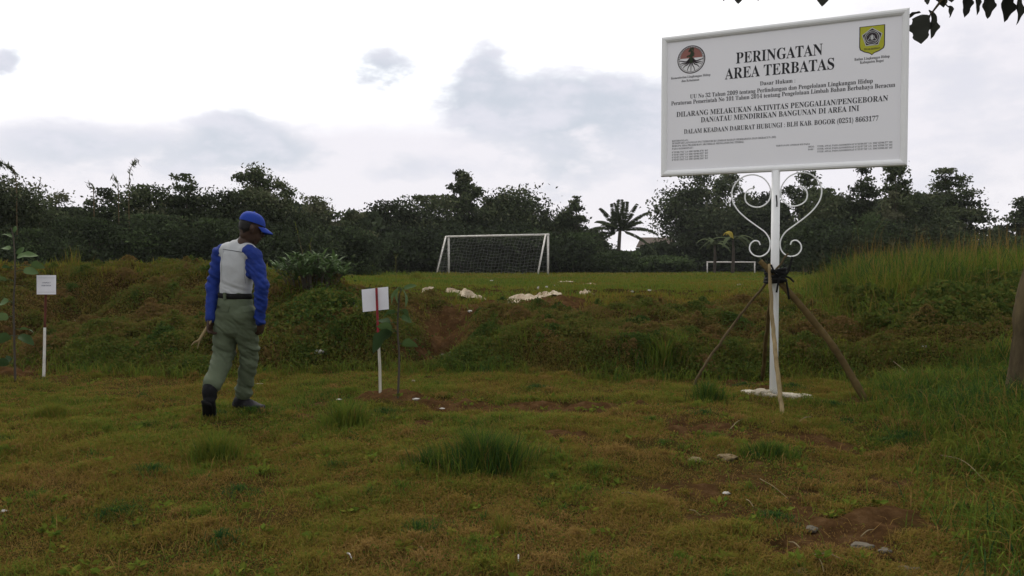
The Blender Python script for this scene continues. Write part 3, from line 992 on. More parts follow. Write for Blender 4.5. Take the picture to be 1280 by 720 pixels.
def woodland():
    parts = []
    r = np.random.default_rng(55)
    for (a, b, top, n) in ((-120, 500, 272, 20000), (470, 745, 276, 9000), (735, 860, 309, 3000), (850, 1010, 256, 9000), (1000, 1225, 262, 9000), (1215, 1420, 284, 6000)):
        Yv = (52 if a < 0 else 74) + 10 * r.random(n)
        px = a + (b - a) * r.random(n)
        e = np.clip(np.minimum(px - a, b - px) / 30, .3, 1)
        tz = 1.21 + (328 - top) / 1000 * Yv * (.5 + vn(px * .035, px * 0, 8)) * e
        z0 = H((px - 640) / 1000 * Yv, Yv)
        z = z0 + (tz - z0) * r.random(n) ** .8
        sz = Yv * .0085 * (.6 + .8 * r.random(n))
        parts.append(cards(np.stack([(px - 640) / 1000 * Yv, Yv, z], -1), sz, sz * .7, np.clip(.3 + .15 * r.normal(size=n), 0, 1), r=r))
    v, f, t = merge(parts)
    tag(link('far_woodland', mesh_np('far_woodland', v, f, t), BUSH), 'far dark woodland closing the view behind the trees', 'woodland', kind='stuff')


woodland()


def reed(label, px0, py0, px1, py1, px2, py2, Y, plume=1.0, seed=0):
    r = np.random.default_rng(300 + seed)
    a, b, c = P(px0, py0, Y), P(px1, py1, Y), P(px2, py2, Y)
    base = np.array([a[0], Y, float(H(a[0], Y)) - .05])
    o = thing('tall_reed', base, label, 'reed', 'tall thin reeds above the left trees')
    cp = curve_pts([base - base, (a - base) * .6 + 0, a - base, b - base, c - base], 24)
    link('stem', mesh_parts('stem', [tube_np(cp, np.linspace(.022, .009, len(cp)), 5)], True, False), STICK, o)
    n = int(60 * plume)
    tt = 1 - r.random(n) ** 1.5 * .45
    ix = np.clip((tt * (len(cp) - 1)).astype(int), 0, len(cp) - 1)
    pos = cp[ix] + r.normal(size=(n, 3)) * .05
    sz = .14 + .18 * r.random(n)
    v, f, t = cards(pos, sz, sz * .2, np.clip(.5 + .2 * r.normal(size=n), 0, 1), direction=np.array([.5, 0, -1.0]), spread=.6, r=r)
    link('leaves', mesh_np('leaves', v, f, t), TREE, o)


reed('tallest reed with a nodding feathery tip above the left trees', 161, 248, 163, 212, 173, 201, 29, .7, 1)
reed('shorter reed with a small drooping tip left of the tallest reed', 148, 245, 147, 228, 143, 221, 29, .4, 2)
reed('short thin reed with a tiny tip near the left skyline', 117, 242, 115, 232, 110, 229, 29, .25, 3)
reed('bare straight reed poking out of the skyline near the left edge', 48, 238, 50, 228, 51, 221, 28, .08, 4)
reed('arching reed bending over at the left edge of the photo', 20, 226, 14, 210, -4, 203, 25, 1.2, 5)


def palm():
    Y = 66
    top = P(775, 288, Y)
    base = np.array([P(772, 330, Y)[0], Y, float(H(P(772, 330, Y)[0], Y)) - .05])
    o = thing('coconut_palm', base, 'coconut palm with spreading feathery fronds right of the goal', 'palm tree', None)
    tp = top - base
    cp = curve_pts([[0, 0, -.2], tp * [.4, 0, .5], tp], 14)
    link('trunk', mesh_parts('trunk', [tube_np(cp, np.linspace(.2, .13, len(cp)), 8)], True, False), BARK, o)
    r = np.random.default_rng(5)
    fr = [(-175, .35, 2.3), (-150, .9, 2.3), (-120, 1.1, 2.2), (-95, 1.25, 2.3), (-70, 1.2, 2.2), (-45, 1.0, 2.4), (-15, .75, 2.6), (10, .3, 2.5), (160, .0, 2.4), (195, -.25, 2.3), (-8, -.15, 2.3), (30, .6, 2.0), (100, .9, 2.0), (80, .4, 2.1), (230, .5, 2.1), (140, .6, 2.2)]
    for k, (a, e, ln) in enumerate(fr):
        ln *= 1.32
        a = math.radians(a)
        # azimuth mostly across the view, so that the fan reads from the field
        hx, hy = math.cos(a), math.sin(a) * .7
        n = 22
        t = np.linspace(0, 1, n)
        cp = np.stack([hx * ln * t * math.cos(e) + 0 * t, hy * ln * t * math.cos(e), ln * (t * math.sin(e) - (.46 - .3 * min(max(e, 0), 1.1)) * t ** 2.4)], -1) + tp
        parts = [tube_np(cp, np.linspace(.035, .01, n), 4)]
        m = 260
        s = np.sort(.12 + .88 * r.random(m))
        pos = np.stack([np.interp(s, t, cp[:, j]) for j in range(3)], -1)
        tang = np.stack([np.interp(s, t, np.gradient(cp[:, j])) for j in range(3)], -1)
        tang /= np.linalg.norm(tang, axis=1)[:, None]
        side = np.cross(tang, [0, 0, 1.0])
        side /= np.linalg.norm(side, axis=1)[:, None] + 1e-9
        sg = np.where(r.random(m) < .5, -1, 1)[:, None]
        dr_ = side * sg * .8 + tang * .6 + np.array([0, 0, -.65])
        dr_ /= np.linalg.norm(dr_, axis=1)[:, None]
        L_ = .58 * (1 - .55 * np.abs(s - .45) * 1.6)
        v, f, tt = cards(pos + dr_ * L_[:, None] * .5, L_, np.full(m, .09), np.clip(.55 + .18 * r.normal(size=m), 0, 1), direction=dr_ * 6, spread=.4, r=r)
        parts.append((v, f, tt))
        link('frond', mesh_parts('frond', parts), TREE, o)


palm()


def banana(label, px, py, Y, h, seed, yellow=False, name='banana_plant', n=7):
    r = np.random.default_rng(400 + seed)
    x = P(px, py, Y)[0]
    base = np.array([x, Y, float(H(x, Y)) - .05])
    o = thing(name, base, label, 'banana plant', 'banana plants at the far end of the field')
    link('stem', mesh_parts('stem', [tube_np(curve_pts([[0, 0, 0], [.05, 0, h * .4], [.02, 0, h * .7]], 8), [.14, .08], 7)], True, False), BARK, o)
    for k in range(n):
        a = k / n * 6.283 + r.random()
        L_ = h * (.5 + .25 * r.random())
        m = 9
        t = np.linspace(0, 1, m)
        e = .5 + .8 * r.random()
        c = np.stack([np.cos(a) * L_ * t * math.cos(e), np.sin(a) * L_ * t * math.cos(e), h * .68 + L_ * (t * math.sin(e) - .75 * t ** 2)], -1)
        w = .3 * np.sin(np.pi * np.clip(t * .93 + .06, 0, 1)) ** .6
        sd_ = np.array([-np.sin(a), np.cos(a), 0])
        V = np.concatenate([c - sd_ * w[:, None] * .6 + [0, 0, -.06], c, c + sd_ * w[:, None] * .6 + [0, 0, -.06]])
        i = np.arange(m - 1)
        F = np.concatenate([np.stack([i, i + 1, i + 1 + m, i + m], -1), np.stack([i + m, i + m + 1, i + 1 + 2 * m, i + 2 * m], -1)])
        ye = yellow and k in (1, 2)
        link('leaf', mesh_np('leaf', V, [F], np.full(len(V), .2 + .5 * r.random()), True), YELLOWL if ye else TREE, o)


banana('banana plant with one yellowed hanging leaf left of the signpost', 916, 300, 60, 3.9, 1, True)
banana('drooping banana plant left of the one with the yellow leaf', 893, 305, 62, 3.4, 2)
banana('small pale banana plant in front of the small house', 810, 325, 70, 1.9, 3)
banana('low banana plant between the coconut palm and the small house', 793, 326, 69, 1.6, 4)


def house():
    Y = 86
    x0, x1 = P(803, 310, Y)[0], P(846, 310, Y)[0]
    zr, ze, zw = P(0, 296, Y)[2], P(0, 307, Y)[2], float(H(x0, Y))
    cx, w = (x0 + x1) / 2, x1 - x0
    o = thing('small_house', (cx, Y, zw), 'small grey house with a dark tiled roof behind the bushes at the field end', 'house')
    dp = 4.0
    link('wall', mesh_parts('wall', [box_np((0, dp / 2, (ze - zw) / 2), (w * .86, dp * .86, ze - zw))], tint=False), plain('house_plaster', (.2, .2, .19), .9, .3, 2, .2, 12), o)
    hz, he = zr - zw, ze - zw
    v = np.array([[-w / 2, -.3, he], [w / 2, -.3, he], [w / 2, dp + .3, he], [-w / 2, dp + .3, he], [-w / 2 * .92, dp / 2, hz], [w / 2 * .92, dp / 2, hz],
                  [-w / 2, -.3, he - .12], [w / 2, -.3, he - .12], [w / 2, dp + .3, he - .12], [-w / 2, dp + .3, he - .12]])
    f4 = np.array([[0, 1, 5, 4], [2, 3, 4, 5], [0, 6, 7, 1], [1, 7, 8, 2], [2, 8, 9, 3], [3, 9, 6, 0], [6, 9, 8, 7]])
    f3 = np.array([[1, 2, 5], [3, 0, 4]])
    link('roof', mesh_np('roof', v, [f4, f3]), plain('roof_tiles', (.11, .085, .07), .9, .4, 3, .5, 14), o)
    for sx in (-.28, .22):
        fr = link('window', mesh_parts('window', [box_np((sx * w, dp * .07 - .03, he * .5), (.7, .06, .8))], tint=False), plain('window_frame', (.4, .39, .36), .7), o)
        link('pane', mesh_parts('pane', [box_np((sx * w, dp * .07 - .075, he * .5), (.56, .02, .66))], tint=False), plain('window_glass', (.03, .035, .04), .15), fr)


house()


# ------------------------------------------------------------------ goals
def goal(name, label, A, B, hgt, depth, rad, net=True):
    A, B = np.asarray(A, float), np.asarray(B, float)
    mid = (A + B) / 2
    o = thing(name, mid, label, 'football goal', 'football goals')
    a, b = A - mid, B - mid
    up = np.array([0, 0, hgt])
    d = (b - a) / np.linalg.norm(b - a)
    back = np.array([d[1], -d[0], 0])
    if back[1] > 0:
        back = -back
    back = back * depth
    topb = back * .22
    link('crossbar', mesh_parts('crossbar', [tube_np([a + up - d * rad, b + up + d * rad], rad, 8)], True, False), WHITEOLD, o)
    for q in (a, b):
        link('post', mesh_parts('post', [tube_np([q + [0, 0, -.2], q + up * .995], rad, 8)], True, False), WHITEOLD, o)
        if depth:
            bz = float(H(*(mid + q + back)[:2])) - mid[2] - .1
            foot = np.array([q[0] + back[0], q[1] + back[1], bz])
            link('back_stay', mesh_parts('back_stay', [tube_np([q + up, q + up + topb], rad * .8, 8), tube_np([q + up + topb, foot], rad * .8, 8)], True, False), WHITEOLD, o)
    if net:
        parts = []
        Ln = np.linalg.norm(b - a)
        r = np.random.default_rng(9)
        rows = [up + topb - [0, 0, .02]]
        foot = back + np.array([0, 0, float(H(*(mid + back)[:2])) - mid[2]])
        nv = 14
        prof = [(up + topb) * (1 - t) + foot * t + back * .12 * math.sin(math.pi * t) for t in np.linspace(0, 1, nv)]
        for pq in prof:
            pts = [a + pq + (b - a) * t + np.array([0, 0, -.05 * math.sin(t * 25)]) + r.normal(size=3) * .02 for t in np.linspace(0, 1, 30)]
            parts.append(tube_np(pts, .005, 3, False))
        for t in np.linspace(0, 1, 30):
            pts = [a + pq + (b - a) * t + r.normal(size=3) * .025 for pq in prof]
            parts.append(tube_np(pts, .005, 3, False))
        for q in (a, b):
            for t in np.linspace(.1, 1, 9):
                parts.append(tube_np([q + up * (1 - t), q + (up + topb) * (1 - t) + foot * t], .006, 3, False))
        link('net', mesh_parts('net', parts, False, False), plain('net_cord', (.19, .19, .18), .9), o)


gA, gB = P(561, 342, 50), P(685, 345, 47)
goal('football_goal', 'large white football goal with a torn net seen from behind', on_ground(gA[0], 50), on_ground(gB[0], 47), 2.42, 1.55, .062)
gA, gB = P(884, 343, 66), P(941, 343, 66)
goal('football_goal', 'small low white goal frame at the far end behind the signpost', on_ground(gA[0], 66), on_ground(gB[0], 65.5), .98, 0, .055, False)

def haze():
    v, f, t = box_np((0, 150, 4.5), (2600, 700, 13))
    m, N, L = material('thin_haze')
    o = N.new('ShaderNodeOutputMaterial')
    p = N.new('ShaderNodeVolumePrincipled')
    p.inputs['Color'].default_value = (.9, .93, .95, 1)
    p.inputs['Density'].default_value = .00024
    L.new(p.outputs[0], o.inputs['Volume'])
    tag(link('haze', mesh_np('haze', v, f), m), kind='stuff')


haze()

# ------------------------------------------------------------------ the warning sign
SR = np.array([.4945 * 6.65, 6.65, 0.0])               # foot of the board's right end
SD = np.array([-math.sin(math.radians(65)), math.cos(math.radians(65)), 0])   # to its left end
SN = np.array([-SD[1], SD[0], 0])                        # out of its face
if SN[1] > 0:
    SN = -SN


def text_mesh(name, lines, mat, parent, frame, bold=True, depth=.0006):
    """lines: (text, s_left, s_right, z, height or None). One mesh with every line; frame(s, z, out) -> local point"""
    VV, FF, off = [], {}, 0
    for (txt, s0, s1, z, hgt) in lines:
        u = ''
        for ch in txt:
            if bold and 'A' <= ch <= 'Z':
                ch = chr(0x1D400 + ord(ch) - 65)
            elif bold and 'a' <= ch <= 'z':
                ch = chr(0x1D41A + ord(ch) - 97)
            elif bold and '0' <= ch <= '9':
                ch = chr(0x1D7CE + ord(ch) - 48)
            u += ch
        cu = bpy.data.curves.new('lettering', 'FONT')
        cu.body = u
        cu.resolution_u = 2
        ob = bpy.data.objects.new('lettering', cu)
        C.objects.link(ob)
        bpy.context.view_layer.update()
        me = bpy.data.meshes.new_from_object(ob.evaluated_get(bpy.context.evaluated_depsgraph_get()))
        v = np.empty(len(me.vertices) * 3, np.float32)
        me.vertices.foreach_get('co', v)
        v = v.reshape(-1, 3)
        x0, x1 = v[:, 0].min(), v[:, 0].max()
        sx = (s0 - s1) / (x1 - x0)
        sy = (hgt / .69) if hgt else sx
        out = np.array([frame(s0 - (p_[0] - x0) * sx, z + p_[1] * sy, .0012) for p_ in v])
        VV.append(out)
        for pl in me.polygons:
            FF.setdefault(len(pl.vertices), []).append([i + off for i in pl.vertices])
        off += len(v)
        bpy.data.objects.remove(ob)
        bpy.data.curves.remove(cu)
        bpy.data.meshes.remove(me)
    return link(name, mesh_np(name, np.concatenate(VV), [np.array(a) for a in FF.values()]), mat, parent)


def flat_np(pts, frame, out):
    """convex-ish polygon (s, z) as a fan, set a little proud of the board"""
    pts = np.asarray(pts, float)
    c = pts.mean(0)
    V = np.array([frame(c[0], c[1], out)] + [frame(a, b, out) for a, b in pts])
    n = len(pts)
    j = np.arange(n)
    return V, [np.stack([np.zeros(n, int), 1 + j, 1 + (j + 1) % n], -1)], np.zeros(len(V))


def stroke_np(pts, w, frame, out):
    pts = np.asarray(pts, float)
    w = np.broadcast_to(w, (len(pts),))
    t = np.gradient(pts, axis=0)
    t /= np.linalg.norm(t, axis=1)[:, None] + 1e-12
    nn = np.stack([-t[:, 1], t[:, 0]], -1)
    A, B = pts + nn * w[:, None] / 2, pts - nn * w[:, None] / 2
    V = np.array([frame(a, b, out) for a, b in A] + [frame(a, b, out) for a, b in B])
    n = len(pts)
    i = np.arange(n - 1)
    return V, [np.stack([i, i + 1, n + i + 1, n + i], -1)], np.zeros(len(V))


def circ(c, r, n=40, a0=0, a1=2 * math.pi):
    a = np.linspace(a0, a1, n, endpoint=abs(a1 - a0) < 6.28)
    return np.stack([c[0] + r * np.cos(a), c[1] + r * np.sin(a)], -1)


def warning_sign():
    pole = SR + SD * 1.056
    gz = float(H(pole[0], pole[1]))
    root = np.array([pole[0], pole[1], gz])
    o = thing('warning_sign', root, 'large white warning notice board on a white post with scrolled iron brackets', 'sign')

    def fr(s, z, out=0.0):
        return SR + SD * s + SN * out + np.array([0, 0, z]) - root
    s0, s1, z0, z1 = .016, 2.085, 2.012, 3.304
    b = .055
    # board panel between the frame bars
    V = np.array([fr(s, z, q) for q in (.0, -.02) for s, z in ((s0 + .02, z0 + .02), (s1 - .02, z0 + .02), (s1 - .02, z1 - .02), (s0 + .02, z1 - .02))])
    F = np.array([[0, 1, 2, 3], [7, 6, 5, 4], [0, 4, 5, 1], [1, 5, 6, 2], [2, 6, 7, 3], [3, 7, 4, 0]])
    bd = link('board', mesh_np('board', V, [F]), BOARD, o)
    # frame: four mitred bars with rounded faces
    prof = [(0, -.026), (0, .012), (.006, .021), (.02, .026), (.034, .024), (.046, .016), (b, .004), (b, -.026)]
    VV, FF = [], []
    for q, (inn, out) in enumerate(prof):
        VV += [fr(s0 + inn, z0 + inn, out), fr(s1 - inn, z0 + inn, out), fr(s1 - inn, z1 - inn, out), fr(s0 + inn, z1 - inn, out)]
    n = len(prof)
    for q in range(n):
        for k in range(4):
            FF.append([q * 4 + k, q * 4 + (k + 1) % 4, ((q + 1) % n) * 4 + (k + 1) % 4, ((q + 1) % n) * 4 + k])
    link('frame', mesh_np('frame', VV, [np.array(FF)]), WHITE, o)
    # post: square-ish tube rising to the lower bar, and a back stiffener up the board
    pts = [fr(1.056, gz - .3 - 0, -.0)]
    rr = .036
    rot = np.stack([-SD, SN, np.array([0, 0, 1.0])], 1)
    link('post', mesh_parts('post', [tube_np([fr(1.056, gz - .35), fr(1.056, 1.2), fr(1.056, z0 + .004)], rr, 16), tube_np([fr(1.056, z0 - .01, -.055), fr(1.056, z1 - .03, -.055)], .025, 10)], True, False), WHITE, o)
    link('weld_clip', mesh_parts('weld_clip', [tube_np(curve_pts([fr(1.045, 1.80, .045), fr(1.038, 1.74, .06), fr(1.04, 1.70, .045)], 10), .006, 6)], True, False), RUBBER, o)
    # scrollwork: each side one bent bar with a spiral at both ends
    for sg in (1, -1):
        # measured on the left bracket: s offset from the post, height
        c1, c2 = (.185, 1.812), (.145, 1.408)
        pts = []
        # inner spiral of the upper curl, from its eye outward
        for t in np.linspace(0, 1, 46):
            a = math.radians(100) + t * math.radians(600)
            r_ = .055 + .0 * t
            if t < .45:
                r_ = .058 + .02 * t / .45
                cx, cz = .150, 1.772
            else:
                f = (t - .45) / .55
                r_ = .078 + f * .087
                cx, cz = .150 + .055 * f, 1.772 + .025 * f
            pts.append((cx + r_ * math.cos(a), cz + r_ * math.sin(a)))
        # hand-laid outline (offset from post centre, height)
        up_ = [(.135, 1.845), (.10, 1.815), (.092, 1.77), (.115, 1.722), (.165, 1.70), (.235, 1.715), (.285, 1.765)]
        big = [(.19, 1.875), (.235, 1.862), (.262, 1.815), (.255, 1.755), (.21, 1.715), (.15, 1.702), (.095, 1.72), (.052, 1.77), (.042, 1.84), (.062, 1.905), (.115, 1.965), (.195, 1.993), (.28, 1.978), (.345, 1.925), (.378, 1.85), (.372, 1.765), (.325, 1.68), (.25, 1.605), (.16, 1.535), (.085, 1.475), (.046, 1.405), (.046, 1.335), (.078, 1.285), (.13, 1.262), (.185, 1.277), (.218, 1.322), (.212, 1.372), (.178, 1.402), (.142, 1.395), (.128, 1.365)]
        q = curve_pts([fr(1.056 + sg * a, z, .0) for a, z in big], 190)
        link('scroll_bracket', mesh_parts('scroll_bracket', [tube_np(q, .006, 8)], True, False), WHITE, o)
    # concrete footing, broken lumps around the post
    r = np.random.default_rng(4)
    bm = bmesh.new()
    for (ds, dn, sx, sy, sz) in ((.21, .0, .08, .07, .045), (.11, .05, .09, .08, .075), (.02, .10, .07, .05, .045), (-.13, .03, .09, .06, .045), (-.22, -.02, .09, .07, .035), (.0, -.08, .12, .07, .04)):
        geo = bmesh.ops.create_icosphere(bm, subdivisions=3, radius=1)['verts']
        c_ = SD * ds + SN * dn
        for v in geo:
            p_ = np.array(v.co)
            nz = 1 + .6 * float(fbm(p_[0] * 2.2 + ds * 29, p_[1] * 2.2 + p_[2] * 1.7, 3, 33))
            p_ = p_ * nz
            p_[2] = min(p_[2], .75)
            w = -SD * p_[0] * sx + SN * p_[1] * sy + np.array([0, 0, p_[2] * sz]) + c_
            w[2] += .012
            v.co = w
    me = bpy.data.meshes.new('footing')
    bm.to_mesh(me)
    bm.free()
    link('footing', me, CONC, o)
    # the writing
    hb = .112
    L1 = [('PERINGATAN', 1.409, .682, 2.994, .098), ('AREA TERBATAS', 1.506, .588, 2.862, .098)]
    L2 = [('Dasar Hukum :', 1.199, .903, 2.7795, .036), ('UU No 32 Tahun 2009 tentang Perlindungan dan Pengelolaan Lingkungan Hidup', 1.819, .285, 2.718, .037),
          ('Peraturan Pemerintah No 101 Tahun 2014 tentang Pengelolaan Limbah Bahan Berbahaya Beracun', 1.994, .115, 2.669, .037)]
    L3 = [('DILARANG MELAKUKAN AKTIVITAS PENGGALIAN/PENGEBORAN', 1.944, .167, 2.558, .047), ('DAN/ATAU MENDIRIKAN BANGUNAN DI AREA INI', 1.719, .388, 2.492, .047),
          ('DALAM KEADAAN DARURAT HUBUNGI : BLH KAB. BOGOR (0251) 8663177', 1.873, .238, 2.398, .042)]
    L4 = [('KETERANGAN :', 1.984, 1.828, 2.331, .016), ('DI BAWAH LAPANGAN INI TERKUBUR LIMBAH BAHAN BERBAHAYA DAN BERACUN (B3)', 1.984, 1.058, 2.308, .017),
          ('BERUPA SISA PELEBURAN AKI BEKAS MENGANDUNG TIMBAL', 1.984, 1.332, 2.283, .017), ('PADA KOORDINAT :', 1.984, 1.783, 2.258, .016)]
    L5 = [("6°35'06.752\" LS 106°43'06.476\" BT", 1.984, 1.652, 2.226, .015), ("6°35'07.066\" LS 106°43'06.622\" BT", 1.984, 1.652, 2.202, .015),
          ("6°35'07.275\" LS 106°43'06.715\" BT", 1.984, 1.652, 2.178, .015), ("6°35'07.582\" LS 106°43'06.264\" BT", 1.984, 1.652, 2.156, .015),
          ('TERTANAM LIMBAH B3 PADA', 1.0575, .7755, 2.231, .014), ('AREAL :', .791, .735, 2.207, .014), ('DARI :', .791, .74, 2.183, .014),
          ("TITIK AWAL PADA KOORDINAT 6°35'06.86\" LS, 106°43'06.57\" BT", .7166, .1287, 2.206, .0145), ("TITIK AWAL PADA KOORDINAT 6°35'07.28\" LS, 106°43'06.72\" BT", .7166, .1283, 2.183, .0145),
          ("TITIK AWAL PADA KOORDINAT 6°35'07.58\" LS, 106°43'06.26\" BT", .7166, .128, 2.160, .0145)]
    L6 = [('Kementerian Lingkungan Hidup', 1.996, 1.6355, 2.909, .021), ('dan Kehutanan', 1.8985, 1.7366, 2.875, .021), ('Badan Lingkungan Hidup', .4296, .160, 2.916, .022), ('Kabupaten Bogor', .3857, .202, 2.886, .022)]
    text_mesh('heading', L1, INK, bd, fr)
    text_mesh('law_heading', L2[:1], INK, bd, fr)
    text_mesh('law_text', L2[1:], INK, bd, fr)
    text_mesh('warning_text', L3[:2], INK, bd, fr)
    text_mesh('contact_text', L3[2:], INK, bd, fr)
    faint = plain('faint_ink', (.09, .09, .1), .6, .1, 5, 0)
    for q_ in (L4, L5[:4], L5[4:5], L5[5:7], L5[7:]):
        text_mesh('fine_print', q_, faint, bd, fr)
    text_mesh('emblem_caption', L6[:2], INK, bd, fr)
    text_mesh('emblem_caption', L6[2:], INK, bd, fr)
    # round tree-and-roots emblem
    c = (1.8105, 3.0735)
    R = .128
    dk = plain('emblem_dark', (.035, .025, .03), .6, .1)
    wh = plain('emblem_white', (.72, .71, .72), .6, .05)
    e = link('tree_emblem', mesh_parts('tree_emblem', [flat_np(circ(c, R), fr, .0012)], tint=False), dk, bd)
    link('emblem_field', mesh_parts('emblem_field', [flat_np(circ(c, R * .93), fr, .0018)], tint=False), wh, e)
    parts = [stroke_np(circ(c, R * .87, 60)[list(range(60)) + [0]], .0035, fr, .0024)]
    link('emblem_sky', mesh_parts('emblem_sky', [flat_np([(c[0] + R * .8 * math.cos(a), c[1] + .01 + R * .78 * math.sin(a)) for a in np.linspace(.03, math.pi - .03, 30)], fr, .0024)], tint=False), plain('emblem_red', (.3, .13, .11), .6, .1), e)
    for a in np.linspace(.1, math.pi - .1, 22):
        parts.append(stroke_np([(c[0] + R * q * math.cos(a), c[1] + R * q * math.sin(a)) for q in (.8, .93)], .004, fr, .003))
    for (x1, z1_, w) in ((-.95, -.02, .011), (-.85, -.28, .010), (-.62, -.62, .010), (-.28, -.85, .009), (.02, -.9, .008), (.30, -.82, .009), (.62, -.6, .010), (.85, -.28, .010), (.95, -.03, .011), (-.8, -.42, .006), (.8, -.45, .006)):
        a0 = (c[0] + .012 * x1, c[1] + .012)
        a3 = (c[0] + R * x1 * .93, c[1] + R * z1_ * .95)
        m1 = (c[0] + R * x1 * .35, c[1] + R * (-.12 + .3 * z1_))
        m2 = (c[0] + R * x1 * .7, c[1] + R * (.0 + .62 * z1_) - .006)
        q = curve_pts([a0, m1, m2, a3], 16)
        parts.append(stroke_np(q, np.linspace(w * 1.25, w * .6, len(q)), fr, .0031))
    link('emblem_roots', mesh_parts('emblem_roots', parts, False, False), dk, e)
    gp = [stroke_np([(c[0], c[1] - .03), (c[0] - .001, c[1] + .03), (c[0], c[1] + .1)], [.034, .018, .008], fr, .0036)]
    r2 = np.random.default_rng(11)
    for k in range(46):
        z = c[1] + .025 + .08 * r2.random()
        w = .028 * (1 - .5 * (z - c[1] - .02) / .09)
        x = c[0] + r2.normal() * w * .6
        gp.append(flat_np(circ((x, z), .006 + .004 * r2.random(), 6), fr, .004 + .0001 * k / 10))
    link('emblem_tree', mesh_parts('emblem_tree', gp, False, False), plain('emblem_green', (.035, .05, .025), .6, .3, 30), e)
    # shield crest
    cs, zt = .2955, 3.194
    hw = .0985
    out_ = [(cs - hw, zt), (cs - hw, 3.022), (cs - hw * .93, 2.999), (cs - hw * .6, 2.978), (cs - hw * .2, 2.965), (cs, 2.9485), (cs + hw * .2, 2.965), (cs + hw * .6, 2.978), (cs + hw * .93, 2.999), (cs + hw, 3.022), (cs + hw, zt)]
    sh = link('shield_emblem', mesh_parts('shield_emblem', [flat_np(out_, fr, .0012)], tint=False), dk, bd)
    cm = np.array(out_).mean(0)
    inn = [tuple(np.array([cs, 3.09]) + (np.array(p_) - [cs, 3.09]) * [.925, .95]) for p_ in out_]
    link('shield_field', mesh_parts('shield_field', [flat_np(inn, fr, .0018)], tint=False), plain('shield_yellow', (.42, .42, .035), .6, .1), sh)

    def pent(rad, c0=(cs, 3.096)):
        return [(c0[0] + rad * math.sin(k * 2 * math.pi / 5), c0[1] + rad * math.cos(k * 2 * math.pi / 5)) for k in range(5)]
    gry = plain('crest_silver', (.5, .5, .5), .6, .1)
    link('crest_pentagon', mesh_parts('crest_pentagon', [flat_np(pent(.083), fr, .0024)], tint=False), gry, sh)
    link('crest_pentagon_core', mesh_parts('crest_pentagon_core', [flat_np(pent(.075), fr, .003)], tint=False), dk, sh)
    c0 = (cs, 3.094)
    rp = [stroke_np(circ(c0, rr_, 40)[list(range(40)) + [0]], w, fr, .0036) for rr_, w in ((.056, .005), (.044, .0025))]
    rp.append(flat_np([(cs - .012, 3.083), (cs - .009, 3.107), (cs, 3.123), (cs + .009, 3.107), (cs + .012, 3.083), (cs, 3.074)], fr, .0037))
    for sx in (-1, 1):
        rp.append(stroke_np([(cs + sx * .035, 3.072), (cs + sx * .02, 3.09), (cs + sx * .012, 3.112)], .004, fr, .0037))
    rp.append(stroke_np([(cs - .034, 3.066), (cs + .034, 3.066)], .004, fr, .0037))
    link('crest_ring', mesh_parts('crest_ring', rp, False, False), gry, sh)
    text_mesh('crest_motto', [('TEGAR BERIMAN', cs + .062, cs - .062, 2.994, .014)], dk, sh, lambda s, z, out: fr(s, z + .9 * (s - cs) ** 2 * 1.0, out + .002))
    return o, root


sign_o, sign_root = warning_sign()


def pole_thing(name, label, cat, pts, rad, mat, nodes=(), k=9, group='poles propping the signpost', wob=.006, seed=0):
    r = np.random.default_rng(500 + seed)
    pts = np.asarray(pts, float)
    cp = curve_pts(pts, 30)
    cp[1:-1] += r.normal(size=(len(cp) - 2, 3)) * wob * .5
    rr = np.interp(np.linspace(0, 1, len(cp)), np.linspace(0, 1, len(rad)), rad)
    base = cp[0].copy()
    if nodes:
        for nd in nodes:
            i = int(nd * (len(cp) - 1))
            rr[i] *= 1.13
    o = link(name, mesh_parts(name, [tube_np(cp - base, rr, k)], True, False), mat, loc=base)
    return tag(o, label, cat, group)


knot = SR + SD * 1.056 + np.array([0, 0, 1.205 + .01])
kz = P(968, 345, 7.05)[2]
knot[2] = kz
a = G(863, 487, 5, 9)
pole_thing('prop_stick', 'thin crooked dark stick leaning on the signpost from the left', 'prop pole', [a + [0, 0, -.05], P(874, 468, 7.5), P(899, 430, 7.42), P(930, 388, 7.25), P(955, 357, 7.06), P(985, 317, 6.86)], [.011, .012, .012, .011, .011, .008], STICK, k=7, seed=1)
a = G(1086, 499, 5, 9)
pole_thing('bamboo_prop', 'thick brown bamboo pole leaning on the signpost from the right', 'prop pole', [a + [0, 0, -.06], P(1046, 440, 6.86), P(1010, 393, 6.92), P(975, 353, 6.97), P(950, 326, 7.03)], [.030, .029, .028, .025, .022], BAMBOO, (.12, .3, .48, .66, .84), 12, seed=2, wob=.0008)
a = G(979, 519, 5, 9)
pole_thing('split_wood_prop', 'pale split wood stake leaning in front of the white signpost', 'prop pole', [a + [0, 0, -.05], P(973, 470, 6.60), P(966, 405, 6.87), P(962, 330, 6.98)], [.019, .020, .019, .015], SPLIT, k=5, seed=3, wob=.004)
a = G(953, 474, 7.6, 9)
pole_thing('bamboo_prop', 'dark thin bamboo prop slanting down behind the signpost', 'prop pole', [a + [0, 0, -.05], P(958, 420, 7.8), P(966, 352, 7.2), P(968, 342, 7.16)], [.02, .02, .018, .017], BAMBOO, k=7, seed=4)


